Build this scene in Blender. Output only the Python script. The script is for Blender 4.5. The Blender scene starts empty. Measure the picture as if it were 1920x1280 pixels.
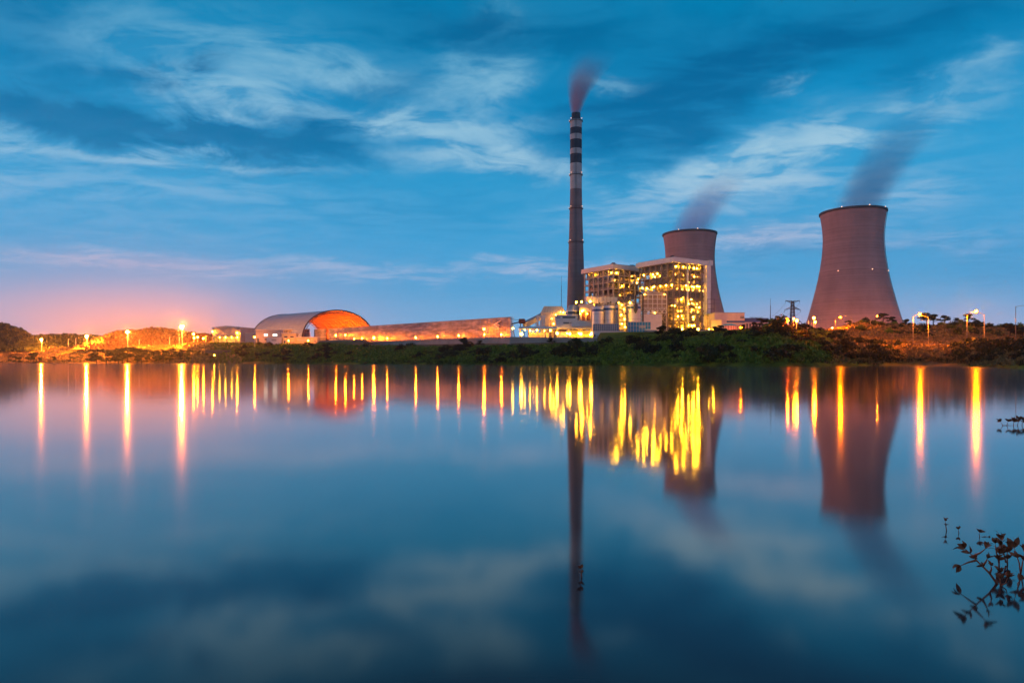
import bpy, bmesh, math, random
from mathutils import Vector, Matrix, noise as mnoise
S = bpy.context.scene
COL = S.collection
R = math.radians
random.seed(7)

# ------------------------------------------------------------------ camera
HC, FPX, HZ = 1.6, 1280.0, 678.0
cam_d = bpy.data.cameras.new("camera")
cam_d.sensor_width = 36.0
cam_d.lens = 24.0
cam_d.shift_y = (HZ - 640.0) / 1920.0
cam_d.clip_start = 0.05
cam_d.clip_end = 30000
cam = bpy.data.objects.new("camera", cam_d)
cam.location = (0, 0, HC)
cam.rotation_euler = (R(90), 0, 0)
COL.objects.link(cam)
S.camera = cam

# ------------------------------------------------------------------ exposure / render
S.view_settings.view_transform = 'Standard'
S.view_settings.look = 'None'
S.view_settings.gamma = 1.0
S.view_settings.exposure = 0.0
S.view_settings.use_curve_mapping = False
S.render.engine = 'CYCLES'
cy = S.cycles
cy.use_denoising = True
cy.max_bounces = 6
cy.diffuse_bounces = 2
cy.glossy_bounces = 3
cy.transmission_bounces = 3
cy.transparent_max_bounces = 12
cy.volume_bounces = 1
cy.sample_clamp_indirect = 4.0
cy.caustics_reflective = False
cy.caustics_refractive = False
cy.use_light_tree = True
cy.use_adaptive_sampling = True
cy.adaptive_threshold = 0.02
try:
    cy.volume_step_rate = 2.0
    cy.volume_max_steps = 128
except Exception:
    pass

# ------------------------------------------------------------------ dusk sky
SUN_EL, SUN_AZ = 3.0, -72.0          # afterglow low beyond the far-left hills
def srgb(r, g, b):
    f = lambda c: (c / 255.0) / 12.92 if c <= 10 else (((c / 255.0) + 0.055) / 1.055) ** 2.4
    return (f(r), f(g), f(b), 1.0)

W = bpy.data.worlds.new("World")
S.world = W
W.use_nodes = True
wt = W.node_tree
for n in list(wt.nodes):
    wt.nodes.remove(n)

class G:
    """small node-graph helper"""
    def __init__(s, tree): s.t = tree
    def n(s, kind, **kw):
        nd = s.t.nodes.new(kind)
        for k, v in kw.items(): setattr(nd, k, v)
        return nd
    def put(s, sock, v):
        if isinstance(v, bpy.types.NodeSocket): s.t.links.new(v, sock)
        elif v is not None: sock.default_value = v
    def m(s, op, a, b=None, c=None, clamp=False):
        nd = s.n('ShaderNodeMath', operation=op, use_clamp=clamp)
        s.put(nd.inputs[0], a); s.put(nd.inputs[1], b)
        if c is not None: s.put(nd.inputs[2], c)
        return nd.outputs[0]
    def v(s, op, a, b=None, scale=None):
        nd = s.n('ShaderNodeVectorMath', operation=op)
        s.put(nd.inputs[0], a)
        if b is not None: s.put(nd.inputs[1], b)
        if scale is not None: s.put(nd.inputs['Scale'], scale)
        return nd.outputs['Value'] if op in ('DOT_PRODUCT', 'LENGTH', 'DISTANCE') else nd.outputs[0]
    def sep(s, a):
        nd = s.n('ShaderNodeSeparateXYZ'); s.put(nd.inputs[0], a); return nd.outputs
    def comb(s, x, y, z):
        nd = s.n('ShaderNodeCombineXYZ'); s.put(nd.inputs[0], x); s.put(nd.inputs[1], y); s.put(nd.inputs[2], z); return nd.outputs[0]
    def mix(s, fac, a, b, mode='MIX'):
        nd = s.n('ShaderNodeMix', data_type='RGBA', blend_type=mode)
        s.put(nd.inputs[0], fac); s.put(nd.inputs[6], a); s.put(nd.inputs[7], b); return nd.outputs[2]
    def noise(s, vec, scale, detail=4, rough=0.55, dist=0.0, out=0):
        nd = s.n('ShaderNodeTexNoise'); s.put(nd.inputs['Vector'], vec)
        nd.inputs['Scale'].default_value = scale; nd.inputs['Detail'].default_value = detail
        nd.inputs['Roughness'].default_value = rough; nd.inputs['Distortion'].default_value = dist
        return nd.outputs[out]
    def rng(s, val, a, b, c=0.0, d=1.0, smooth=False):
        nd = s.n('ShaderNodeMapRange'); nd.interpolation_type = 'SMOOTHSTEP' if smooth else 'LINEAR'
        s.put(nd.inputs[0], val)
        for i, x in enumerate((a, b, c, d)): nd.inputs[i + 1].default_value = x
        return nd.outputs[0]
    def ramp(s, fac, stops, interp='LINEAR'):
        nd = s.n('ShaderNodeValToRGB'); s.put(nd.inputs[0], fac)
        cr = nd.color_ramp; cr.interpolation = interp
        while len(cr.elements) < len(stops): cr.elements.new(0.5)
        for e, (p, c) in zip(cr.elements, stops): e.position = p; e.color = c
        return nd.outputs[0]

g = G(wt)
tc = g.n('ShaderNodeTexCoord').outputs['Generated']
dirv = g.v('NORMALIZE', tc)
dx, dy, dz = g.sep(dirv)
el = g.m('MAXIMUM', g.m('MULTIPLY', g.m('ARCSINE', dz), 180 / math.pi), 0.0)   # elevation in degrees
az = g.m('MULTIPLY', g.m('ARCTAN2', dx, dy), 180 / math.pi)                    # azimuth, + to the right
base = g.ramp(g.m('DIVIDE', el, 60.0, clamp=True), [
    (0.0,   srgb(150, 180, 220)), (0.045, srgb(120, 174, 220)), (0.10, srgb(84, 164, 216)),
    (0.17,  srgb(62, 162, 216)), (0.25, srgb(44, 158, 212)), (0.33, srgb(10, 144, 200)),
    (0.43,  srgb(0, 134, 186)), (0.56, srgb(0, 112, 164)), (1.0, srgb(2, 62, 108))])
# cloud sheet: noise on a plane overhead, so that clouds flatten towards the horizon
hz = g.m('ADD', g.m('MAXIMUM', dz, 0.0), 0.06)
cx_, cy_ = g.m('DIVIDE', dx, hz), g.m('DIVIDE', dy, hz)
pl = g.comb(cx_, cy_, 0.0)
warp = g.noise(pl, 0.7, 3, 0.5, out=1)
plw = g.v('ADD', pl, g.v('SCALE', g.v('SUBTRACT', warp, (0.5, 0.5, 0.5)), scale=0.7))
fine = g.noise(g.v('MULTIPLY', plw, (0.8, 1.15, 1.0)), 4.2, 9, 0.60, 0.4)
broad = g.noise(g.v('MULTIPLY', plw, (0.45, 0.9, 1.0)), 1.1, 5, 0.5, 0.2)
# where the large cloud masses hang: (azimuth, elevation) blobs
az_el = g.comb(az, el, 0.0)
wob = g.noise(g.v('MULTIPLY', az_el, (0.13, 0.30, 1.0)), 1.0, 8, 0.66, 0.5, out=1)
pos = g.v('ADD', az_el, g.v('MULTIPLY', g.v('SUBTRACT', wob, (0.5, 0.5, 0.5)), (10.0, 4.6, 0.0)))
def ae(u, v):
    a = math.atan((u - 960) / FPX)
    return math.degrees(a), math.degrees(math.atan((HZ - v) / FPX * math.cos(a)))
def blobs(lst, vec):
    tot = None
    for (u, v, su, sv, rot, amp) in lst:
        a, e = ae(u, v)
        k = math.cos(R(a)) ** 2
        mp = g.n('ShaderNodeMapping', vector_type='TEXTURE')
        g.put(mp.inputs['Vector'], vec)
        mp.inputs['Location'].default_value = (a, e, 0)
        mp.inputs['Rotation'].default_value = (0, 0, R(rot))
        mp.inputs['Scale'].default_value = (su / FPX * 57.3 * k, sv / FPX * 57.3 * math.sqrt(k), 1)
        d2 = g.v('DOT_PRODUCT', mp.outputs[0], mp.outputs[0])
        e_ = g.m('POWER', 0.3679, d2)
        tot = g.m('MULTIPLY', e_, amp) if tot is None else g.m('MULTIPLY_ADD', e_, amp, tot)
    return tot
bright = blobs([
    (440, 188, 150, 36, 0, 1.0), (620, 140, 110, 20, -6, .75), (380, 90, 280, 60, 0, .42), (820, 238, 170, 16, 0, .6),
    (945, 150, 55, 28, 10, .7), (860, 165, 70, 50, 30, .45), (930, 285, 130, 22, -14, .75), (720, 232, 90, 10, 0, .7),
    (330, 303, 300, 10, 3, .55), (880, 300, 180, 18, -4, .55), (1440, 290, 150, 34, 12, 1.0), (280, 345, 420, 36, 0, .2), (250, 420, 420, 50, 0, .07), (1590, 258, 80, 20, 14, .75),
    (1260, 340, 150, 26, 18, .45), (1480, 158, 26, 12, -10, .75), (1150, 168, 45, 12, -8, .65), (925, 36, 70, 22, 0, .4),
    (1780, 190, 130, 40, 8, .45), (1850, 110, 110, 20, 10, .35), (1420, 335, 160, 14, 0, .6), (1450, 440, 120, 22, 2, .95), (1250, 390, 200, 22, 6, .35),
    (15, 250, 50, 30, -30, .4), (20, 330, 100, 30, 0, .12), (280, 490, 330, 15, 0, .5), (1050, 505, 240, 14, 0, .55),
    (640, 500, 160, 14, -6, .35), (1700, 450, 200, 20, 0, .3), (1640, 370, 160, 40, 0, .35)], pos)
dark = blobs([
    (330, 262, 320, 34, -2, 1.0), (420, 262, 330, 26, 0, .6), (100, 225, 150, 40, -8, .7), (375, 128, 36, 16, 0, .8), (300, 160, 50, 18, 0, .6), (210, 150, 90, 16, 0, .4),
    (600, 245, 130, 28, 0, .7), (730, 170, 90, 40, 0, .5), (1330, 140, 300, 60, 10, .85), (1050, 70, 260, 50, 0, .6), (1150, 250, 160, 60, 10, .8),
    (1300, 250, 120, 40, 25, .7), (1750, 40, 300, 60, 0, .6), (1700, 140, 60, 30, 10, .35), (40, 60, 160, 130, 0, .55), (1880, 500, 150, 60, 0, .2),
    (820, 60, 170, 40, 0, .4), (780, 390, 240, 40, 0, .25), (1480, 475, 260, 18, 0, .35)], pos)
fn = g.rng(fine, 0.40, 0.61)
bn = g.rng(broad, 0.36, 0.64)
darkf = g.m('MULTIPLY', dark, g.m('SUBTRACT', 1.15, g.m('MULTIPLY', fn, 0.5)), clamp=True)
lightf_raw = g.m('MULTIPLY', bright, g.m('ADD', 0.16, g.m('MULTIPLY', fn, 1.2)))
lightf_raw = g.m('MULTIPLY', lightf_raw, g.m('SUBTRACT', 1.0, g.m('MULTIPLY', g.m('MULTIPLY', dark, 1.0, clamp=True), 0.95)))
lightf_raw = g.m('ADD', lightf_raw, g.m('MULTIPLY', g.m('MULTIPLY', fn, bn), 0.035))
cloud_col = g.ramp(g.m('DIVIDE', el, 30.0, clamp=True), [(0.0, srgb(205, 190, 220)), (0.3, srgb(178, 196, 226)), (0.5, srgb(180, 214, 232)), (1.0, srgb(96, 182, 216))])
shade_col = g.ramp(g.m('DIVIDE', el, 30.0, clamp=True), [(0.0, srgb(90, 130, 185)), (0.4, srgb(8, 130, 186)), (0.65, srgb(0, 106, 160)), (1.0, srgb(0, 84, 134))])
lightf = g.m('SUBTRACT', 1.0, g.m('POWER', 0.3679, g.m('MULTIPLY', lightf_raw, 1.25)))
col = g.mix(g.m('MULTIPLY', darkf, 0.95, clamp=True), base, shade_col)
col = g.mix(g.m('MULTIPLY', lightf, 1.0, clamp=True), col, cloud_col)
# pink afterglow along the horizon
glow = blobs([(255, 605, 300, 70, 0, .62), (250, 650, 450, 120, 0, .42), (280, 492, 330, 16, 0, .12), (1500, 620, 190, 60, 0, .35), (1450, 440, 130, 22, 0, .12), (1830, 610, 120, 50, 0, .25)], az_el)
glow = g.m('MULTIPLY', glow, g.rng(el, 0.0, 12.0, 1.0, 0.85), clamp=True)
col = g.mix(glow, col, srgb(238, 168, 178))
lamp_glow = blobs([(315, 640, 150, 36, 0, .62), (190, 650, 150, 24, 0, .35)], az_el)  # orange glow of the floodlights, painted into the sky behind them
col = g.mix(lamp_glow, col, srgb(255, 150, 84))
back = g.rng(dy, .05, -.7, 0, 1, True)  # unseen sky behind the camera, brightened and warmed to light the facades
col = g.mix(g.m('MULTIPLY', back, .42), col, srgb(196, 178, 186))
nish = g.n('ShaderNodeTexSky', sky_type='NISHITA')
nish.sun_disc = False
nish.sun_elevation = R(SUN_EL)
nish.sun_rotation = R(SUN_AZ)
nish.altitude = 50
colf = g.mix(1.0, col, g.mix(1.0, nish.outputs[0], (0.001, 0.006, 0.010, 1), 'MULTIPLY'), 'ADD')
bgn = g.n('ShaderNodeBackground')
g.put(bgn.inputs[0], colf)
bgn.inputs[1].default_value = 0.95
wo = g.n('ShaderNodeOutputWorld')
wt.links.new(bgn.outputs[0], wo.inputs[0])

sun_d = bpy.data.lights.new("sun", 'SUN')
sun_d.energy = 0.15
sun_d.angle = R(12)
sun_d.color = (1.0, 0.62, 0.50)
sun = bpy.data.objects.new("sun", sun_d)
a_, e_ = R(SUN_AZ), R(SUN_EL + 3)
sun.rotation_euler = Vector((-math.sin(a_) * math.cos(e_), -math.cos(a_) * math.cos(e_), -math.sin(e_))).to_track_quat('-Z', 'Y').to_euler()
COL.objects.link(sun)

# ------------------------------------------------------------------ helpers
def at(u, v, Y):
    """a point of the world seen at (u, v) when it stands Y metres ahead"""
    return Vector(((u - 960) / FPX * Y, Y, HC + (HZ - v) / FPX * Y))
def px(n, Y): return n * Y / FPX
def zat(v, Y): return HC + (HZ - v) / FPX * Y
def xat(u, Y): return (u - 960) / FPX * Y

class MB:
    def __init__(s): s.v = []; s.f = []
    def quad(s, *p):
        i = len(s.v); s.v += [tuple(q) for q in p]; s.f.append(tuple(range(i, i + len(p))))
    def box(s, x0, x1, y0, y1, z0, z1):
        i = len(s.v)
        s.v += [(x, y, z) for z in (z0, z1) for (x, y) in ((x0, y0), (x1, y0), (x1, y1), (x0, y1))]
        s.f += [tuple(i + k for k in q) for q in ((3, 2, 1, 0), (4, 5, 6, 7), (0, 1, 5, 4), (1, 2, 6, 5), (2, 3, 7, 6), (3, 0, 4, 7))]
    def bar(s, p, q, w, h=None):
        p, q = Vector(p), Vector(q); d = q - p
        if d.length < 1e-6: return
        d.normalize()
        up = Vector((0, 0, 1)) if abs(d.z) < 0.95 else Vector((0, 1, 0))
        a = d.cross(up).normalized() * (w / 2); b = a.cross(d).normalized() * ((h or w) / 2)
        i = len(s.v)
        for c in (p, q): s.v += [tuple(c - a - b), tuple(c + a - b), tuple(c + a + b), tuple(c - a + b)]
        s.f += [tuple(i + k for k in t) for t in ((3, 2, 1, 0), (4, 5, 6, 7), (0, 1, 5, 4), (1, 2, 6, 5), (2, 3, 7, 6), (3, 0, 4, 7))]
    def tube(s, pts, rad, n=8, cap=True):
        pts = [Vector(p) for p in pts]
        if not isinstance(rad, (list, tuple)): rad = [rad] * len(pts)
        i0 = len(s.v)
        for k, p in enumerate(pts):
            d = (pts[min(k + 1, len(pts) - 1)] - pts[max(k - 1, 0)]).normalized()
            up = Vector((0, 0, 1)) if abs(d.z) < 0.9 else Vector((0, 1, 0))
            a = d.cross(up).normalized(); b = a.cross(d)
            for j in range(n):
                t = 2 * math.pi * j / n
                s.v.append(tuple(p + (a * math.cos(t) + b * math.sin(t)) * rad[k]))
        for k in range(len(pts) - 1):
            for j in range(n):
                o = i0 + k * n
                s.f.append((o + j, o + (j + 1) % n, o + n + (j + 1) % n, o + n + j))
        if cap:
            s.f.append(tuple(i0 + j for j in range(n - 1, -1, -1)))
            s.f.append(tuple(i0 + (len(pts) - 1) * n + j for j in range(n)))
    def lathe(s, prof, n=48, c=(0, 0, 0), cap=False):
        i0 = len(s.v)
        for (r, z) in prof:
            for j in range(n):
                t = 2 * math.pi * j / n
                s.v.append((c[0] + r * math.cos(t), c[1] + r * math.sin(t), c[2] + z))
        for k in range(len(prof) - 1):
            for j in range(n):
                o = i0 + k * n
                s.f.append((o + j, o + (j + 1) % n, o + n + (j + 1) % n, o + n + j))
        if cap:
            s.f.append(tuple(i0 + j for j in range(n - 1, -1, -1)))
            s.f.append(tuple(i0 + (len(prof) - 1) * n + j for j in range(n)))
    def ball(s, c, r, n=8, m=5, sz=1.0):
        prof = [(max(1e-3, r * math.sin(math.pi * k / m)), -r * sz * math.cos(math.pi * k / m)) for k in range(m + 1)]
        s.lathe(prof, n, c)
    def build(s, name, m, parent=None, smooth=False):
        me = bpy.data.meshes.new(name)
        me.from_pydata(s.v, [], s.f)
        me.materials.append(m)
        if smooth:
            me.polygons.foreach_set('use_smooth', [True] * len(me.polygons))
        me.update()
        o = bpy.data.objects.new(name, me)
        COL.objects.link(o)
        if parent is not None: o.parent = parent
        return o

def tag(o, label=None, cat=None, group=None, kind=None):
    if label: o['label'] = label
    if cat: o['category'] = cat
    if group: o['group'] = group
    if kind: o['kind'] = kind
    return o
def thing(name, label, cat, loc=(0, 0, 0), rz=0.0, group=None):
    o = bpy.data.objects.new(name, None)
    o.empty_display_size = 1
    o.location = loc; o.rotation_euler = (0, 0, rz)
    COL.objects.link(o)
    return tag(o, label, cat, group)
KIDS = {}
def copy_tree(o, parent=None):
    c = o.copy(); COL.objects.link(c)
    if parent is not None: c.parent = parent
    for ch in KIDS.get(o.name) or list(o.children): copy_tree(ch, c)
    return c
def local(root, p):
    """world point -> the local frame of a top-level Empty"""
    d = Vector(p) - Vector(root.location); a = -root.rotation_euler.z
    return Vector((d.x * math.cos(a) - d.y * math.sin(a), d.x * math.sin(a) + d.y * math.cos(a), d.z))

# ------------------------------------------------------------------ materials
def pm(name, c1, c2=None, scale=1.0, rough=0.7, metal=0.0, bump=0.0, bscale=None, stretch=(1, 1, 1), spec=0.3, detail=5):
    m = bpy.data.materials.new(name); m.use_nodes = True
    t = m.node_tree; b = t.nodes['Principled BSDF']; q = G(t)
    b.inputs['Roughness'].default_value = rough; b.inputs['Metallic'].default_value = metal
    b.inputs['Specular IOR Level'].default_value = spec
    c2 = c2 or tuple(x * 0.75 for x in c1)
    co = q.v('MULTIPLY', q.n('ShaderNodeTexCoord').outputs['Object'], stretch)
    nz = q.noise(co, scale, detail, 0.6)
    q.put(b.inputs['Base Color'], q.mix(q.rng(nz, 0.3, 0.7), (*c1, 1), (*c2, 1)))
    if bump:
        bn_ = q.n('ShaderNodeBump'); bn_.inputs['Strength'].default_value = bump; bn_.inputs['Distance'].default_value = 0.3
        q.put(bn_.inputs['Height'], q.noise(co, bscale or scale * 3, 4, 0.6)); t.links.new(bn_.outputs[0], b.inputs['Normal'])
    return m
def corrugated(name, c1, c2, period=1.2, rough=0.5, metal=0.2, axis='x', trans=0.0):
    m = pm(name, c1, c2, 0.15, rough, metal); t = m.node_tree; b = t.nodes['Principled BSDF']; q = G(t)
    co = q.n('ShaderNodeTexCoord').outputs['Object']
    x, y, z = q.sep(co)
    h = q.m('SINE', q.m('MULTIPLY', q.m('ADD', x, q.m('MULTIPLY', y, 1.0)) if axis == 'x' else z, 2 * math.pi / period))
    bn_ = q.n('ShaderNodeBump'); bn_.inputs['Strength'].default_value = 0.6; bn_.inputs['Distance'].default_value = 0.15
    q.put(bn_.inputs['Height'], h); t.links.new(bn_.outputs[0], b.inputs['Normal'])
    return m
def em(name, color, strength):
    m = bpy.data.materials.new(name); m.use_nodes = True
    t = m.node_tree; t.nodes.clear(); q = G(t)
    e = q.n('ShaderNodeEmission'); e.inputs[0].default_value = (*color, 1); e.inputs[1].default_value = strength
    o = q.n('ShaderNodeOutputMaterial'); t.links.new(e.outputs[0], o.inputs[0])
    return m
M = {}
M['steel_backlit'] = pm('backlit_steel', (.26, .21, .16), (.17, .14, .11), .4, .6, .1)  # darker copy of the steel; the backlight is put into its colour
M['furnace_shaded'] = corrugated('shaded_furnace_casing', (.13, .105, .09), (.08, .065, .055), 1.3)  # darker copy of the casing; interior shade is put into its colour
M['steel'] = pm('painted_steel', (.46, .39, .32), (.33, .28, .23), .4, .6, .1)
M['steel_dark'] = pm('dark_steel', (.09, .09, .10), (.05, .05, .06), .5, .55, .3)
M['white_steel'] = pm('white_painted_steel', (.72, .70, .66), (.55, .53, .50), .5, .5)
M['pole_dull'] = pm('dull_pole', (.26, .23, .20), (.18, .16, .14), 1.5, .5, .2)
M['pole'] = pm('galvanised_pole', (.62, .58, .52), (.48, .45, .42), 1.5, .45, .3)
M['cream'] = corrugated('cream_cladding', (.62, .56, .50), (.50, .45, .40), 1.5)
M['white_wall'] = pm('white_render', (.70, .68, .68), (.56, .54, .54), .25, .8)
M['pink_wall'] = pm('pinkish_render', (.62, .50, .46), (.50, .40, .37), .25, .8)
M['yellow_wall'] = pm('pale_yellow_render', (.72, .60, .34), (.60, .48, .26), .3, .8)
M['grey_wall'] = pm('grey_render', (.42, .42, .44), (.32, .32, .34), .25, .8)
M['concrete'] = pm('weathered_concrete', (.36, .33, .32), (.24, .22, .22), .12, .9, bump=.3)
M['grey_clad'] = corrugated('grey_cladding', (.30, .32, .37), (.20, .22, .27), 1.6)
M['dark_clad'] = corrugated('dark_louvre_cladding', (.13, .12, .12), (.08, .08, .08), 1.1)
M['furnace'] = corrugated('furnace_casing', (.42, .34, .25), (.27, .21, .16), 1.3)
M['rust'] = pm('rust_red_paint', (.22, .07, .05), (.13, .04, .03), .6, .7)
M['blue_band'] = pm('deep_blue_paint', (.03, .10, .30), (.02, .07, .22), .5, .5)
M['blue_screen'] = pm('blue_sheet_screen', (.03, .28, .50), (.02, .19, .38), .35, .6)
M['grey_screen'] = pm('grey_blue_sheet_screen', (.16, .24, .34), (.10, .16, .26), .35, .6)
M['teal_roof'] = pm('teal_roof_paint', (.10, .42, .50), (.07, .32, .40), .4, .5)
M['silo'] = pm('silo_white_metal', (.70, .68, .70), (.52, .50, .54), .18, .42, .15, stretch=(1, 1, .15))
M['dark_glass'] = pm('dark_window_glass', (.03, .03, .05), (.02, .02, .03), .5, .12, 0, spec=.6)
M['asphalt'] = pm('asphalt', (.05, .05, .05), (.035, .035, .035), .6, .9)
M['grating'] = pm('deck_grating', (.14, .13, .12), (.09, .08, .08), .8, .8)
M['lit_window'] = em('lit_window', (1.0, .78, .40), 5.0)
M['lit_cool'] = em('lit_window_cool', (.95, .92, .75), 3.0)
M['sodium'] = em('sodium_lamp', (1.0, .21, .004), 1100.0)
M['sodium_big'] = em('sodium_floodlight', (1.0, .21, .012), 58000.0)
M['sodium_red'] = em('sodium_lamp_deep', (1.0, .10, .0002), 2600.0)
M['shed_lamp'] = em('coal_shed_lamp', (1.0, .15, .003), 7500.0)
M['yard'] = em('yard_lamp', (1.0, .40, .018), 200.0)
M['road_lamp'] = em('road_lamp', (1.0, .19, .00006), 30000.0)
M['plant'] = em('plant_lamp', (1.0, .43, .012), 850.0)
M['beacon'] = em('warning_beacon', (1.0, .50, .30), 5.0)
M['wall_lamp'] = em('windbreak_lamp', (1.0, .17, .003), 1300.0)
M['lamp_off'] = pm('lamp_housing', (.40, .38, .36), None, 2, .5, .4)
M['bark'] = pm('tree_bark', (.05, .035, .025), (.03, .02, .015), 2, .9)
M['twig'] = pm('twig_bark', (.42, .13, .07), (.28, .085, .05), 30, .7)

def leafy(name, c1, c2, c3, scale=.35, rough=.7):
    m = bpy.data.materials.new(name); m.use_nodes = True
    t = m.node_tree; b = t.nodes['Principled BSDF']; q = G(t)
    b.inputs['Roughness'].default_value = rough; b.inputs['Specular IOR Level'].default_value = .15
    co = q.n('ShaderNodeTexCoord').outputs['Object']
    rnd = q.n('ShaderNodeObjectInfo').outputs['Random']
    nz = q.noise(q.v('ADD', co, q.comb(q.m('MULTIPLY', rnd, 50), rnd, rnd)), scale, 3, .6)
    c = q.ramp(nz, [(.30, (*c1, 1)), (.52, (*c2, 1)), (.72, (*c3, 1))])
    hs = q.n('ShaderNodeHueSaturation'); q.put(hs.inputs['Color'], c)
    q.put(hs.inputs['Value'], q.rng(rnd, 0, 1, .7, 1.25)); q.put(hs.inputs['Hue'], q.rng(rnd, 0, 1, .48, .52))
    t.links.new(hs.outputs[0], b.inputs['Base Color'])
    return m
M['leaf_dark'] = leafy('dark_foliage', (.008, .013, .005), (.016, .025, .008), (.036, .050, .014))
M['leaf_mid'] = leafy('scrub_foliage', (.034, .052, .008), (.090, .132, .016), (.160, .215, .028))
M['leaf_pine'] = leafy('pine_foliage', (.012, .018, .010), (.020, .028, .014), (.035, .045, .020))
M['leaf_dry'] = leafy('dry_scrub_foliage', (.075, .050, .022), (.15, .095, .040), (.24, .16, .07))
M['leaf_floodlit'] = leafy('floodlit_scrub_foliage', (.10, .065, .025), (.22, .14, .055), (.40, .27, .11))  # pale foliage colour standing in for strong floodlight on the hill
M['leaf_twig'] = pm('reddish_wet_leaf', (.36, .12, .055), (.16, .055, .030), 18, .5)

# ------------------------------------------------------------------ water
def make_water():
    m = bpy.data.materials.new('lake_water'); m.use_nodes = True
    t = m.node_tree; t.nodes.clear(); q = G(t)
    co = q.n('ShaderNodeTexCoord').outputs['Object']
    x, y, z = q.sep(co)
    # gentle long swell plus sparse fine ripples
    n1 = q.noise(q.v('MULTIPLY', co, (.9, 1.6, 1)), .55, 2, .5)
    n2 = q.noise(q.v('MULTIPLY', co, (1.0, 1.8, 1)), 3.2, 2, .5)
    patch = q.rng(q.noise(co, .12, 2, .5), .50, .72, 0, 1, True)
    h = q.m('ADD', q.m('MULTIPLY', n1, .0011), q.m('MULTIPLY', q.m('MULTIPLY', n2, patch), .0016))
    bp = q.n('ShaderNodeBump'); bp.inputs['Strength'].default_value = 1.0; bp.inputs['Distance'].default_value = 1.0
    q.put(bp.inputs['Height'], h)
    gl = q.n('ShaderNodeBsdfGlossy'); gl.distribution = 'BECKMANN'
    gl.inputs['Color'].default_value = (.98, .92, .88, 1); gl.inputs['Roughness'].default_value = .078
    t.links.new(bp.outputs[0], gl.inputs['Normal'])
    df = q.n('ShaderNodeBsdfDiffuse'); df.inputs['Color'].default_value = (.060, .034, .034, 1)
    lw = q.n('ShaderNodeLayerWeight'); lw.inputs['Blend'].default_value = .5; fac = q.ramp(lw.outputs['Facing'], [(0, (.04,) * 3 + (1,)), (.57, (.105,) * 3 + (1,)), (.75, (.39,) * 3 + (1,)), (.85, (.58,) * 3 + (1,)), (.95, (.9,) * 3 + (1,)), (1, (1, 1, 1, 1))])
    mx = q.n('ShaderNodeMixShader')
    t.links.new(fac, mx.inputs[0]); t.links.new(df.outputs[0], mx.inputs[1]); gw = q.n('ShaderNodeBsdfGlossy'); gw.distribution = 'GGX'; gw.inputs['Color'].default_value = (.98, .92, .88, 1); gw.inputs['Roughness'].default_value = .092
    t.links.new(bp.outputs[0], gw.inputs['Normal']); gm = q.n('ShaderNodeMixShader'); gm.inputs[0].default_value = .30
    t.links.new(gl.outputs[0], gm.inputs[1]); t.links.new(gw.outputs[0], gm.inputs[2]); t.links.new(gm.outputs[0], mx.inputs[2])
    o = q.n('ShaderNodeOutputMaterial'); t.links.new(mx.outputs[0], o.inputs[0])
    b = MB(); b.quad((-2400, -60, 0), (2400, -60, 0), (2400, 1700, 0), (-2400, 1700, 0))
    w = b.build('water', m)
    tag(w, 'calm lake water mirroring the dusk sky and the plant lights', 'water', kind='structure')
make_water()

# ------------------------------------------------------------------ terrain of the far bank
#   u, shore distance, bank-top distance, bank-top height, height of the ground behind
TAB = [(-900, 900, 1100, 20, 22), (-300, 800, 1000, 20, 22), (0, 760, 960, 17, 22), (160, 715, 860, 19, 21.5), (280, 680, 760, 19, 21), (400, 630, 690, 20, 21.5),
       (560, 545, 630, 17.5, 22), (700, 470, 560, 13.8, 21.6), (850, 420, 485, 11.8, 21.4), (960, 380, 438, 10.8, 21), (1100, 340, 412, 12.4, 21),
       (1200, 318, 400, 15.2, 21), (1300, 290, 380, 16.5, 20.5), (1400, 262, 350, 17.0, 20), (1460, 250, 335, 19.6, 20), (1520, 262, 350, 17.5, 17),
       (1600, 290, 355, 13.5, 14), (1680, 305, 350, 10.2, 12), (1725, 296, 322, 9.4, 11), (1775, 285, 318, 9.0, 11), (1850, 215, 300, 8.8, 11.5), (1920, 165, 270, 9.0, 12), (2100, 120, 240, 9, 12), (2600, 90, 220, 9, 12)]
def lerp_tab(u):
    if u <= TAB[0][0]: return TAB[0][1:]
    for a, b in zip(TAB, TAB[1:]):
        if u <= b[0]:
            t = (u - a[0]) / (b[0] - a[0]); t = t * t * (3 - 2 * t)
            return tuple(p + (q - p) * t for p, q in zip(a[1:], b[1:]))
    return TAB[-1][1:]
def fbm(x, y, sc, o=4):
    return mnoise.fractal(Vector((x * sc, y * sc, 3.7)), 1.0, 2.0, o)
def sstep(a, b, x):
    t = min(1, max(0, (x - a) / (b - a))); return t * t * (3 - 2 * t)
PTSW = [(690, 643, 650, 622), (783, 638.5, 647, 560), (880, 635.5, 646, 512), (955, 632.5, 645.5, 470), (1040, 633.5, 643.5, 458), (1120, 634.5, 642, 442)]
def wall_at(u):
    for a, b in zip(PTSW, PTSW[1:]):
        if a[0] <= u <= b[0]:
            t = (u - a[0]) / (b[0] - a[0]); y = 1 / ((1 - t) / a[3] + t / b[3])
            return y, zat(a[1] + (b[1] - a[1]) * t, y), zat(a[2] + (b[2] - a[2]) * t, y)
    return None
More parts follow.
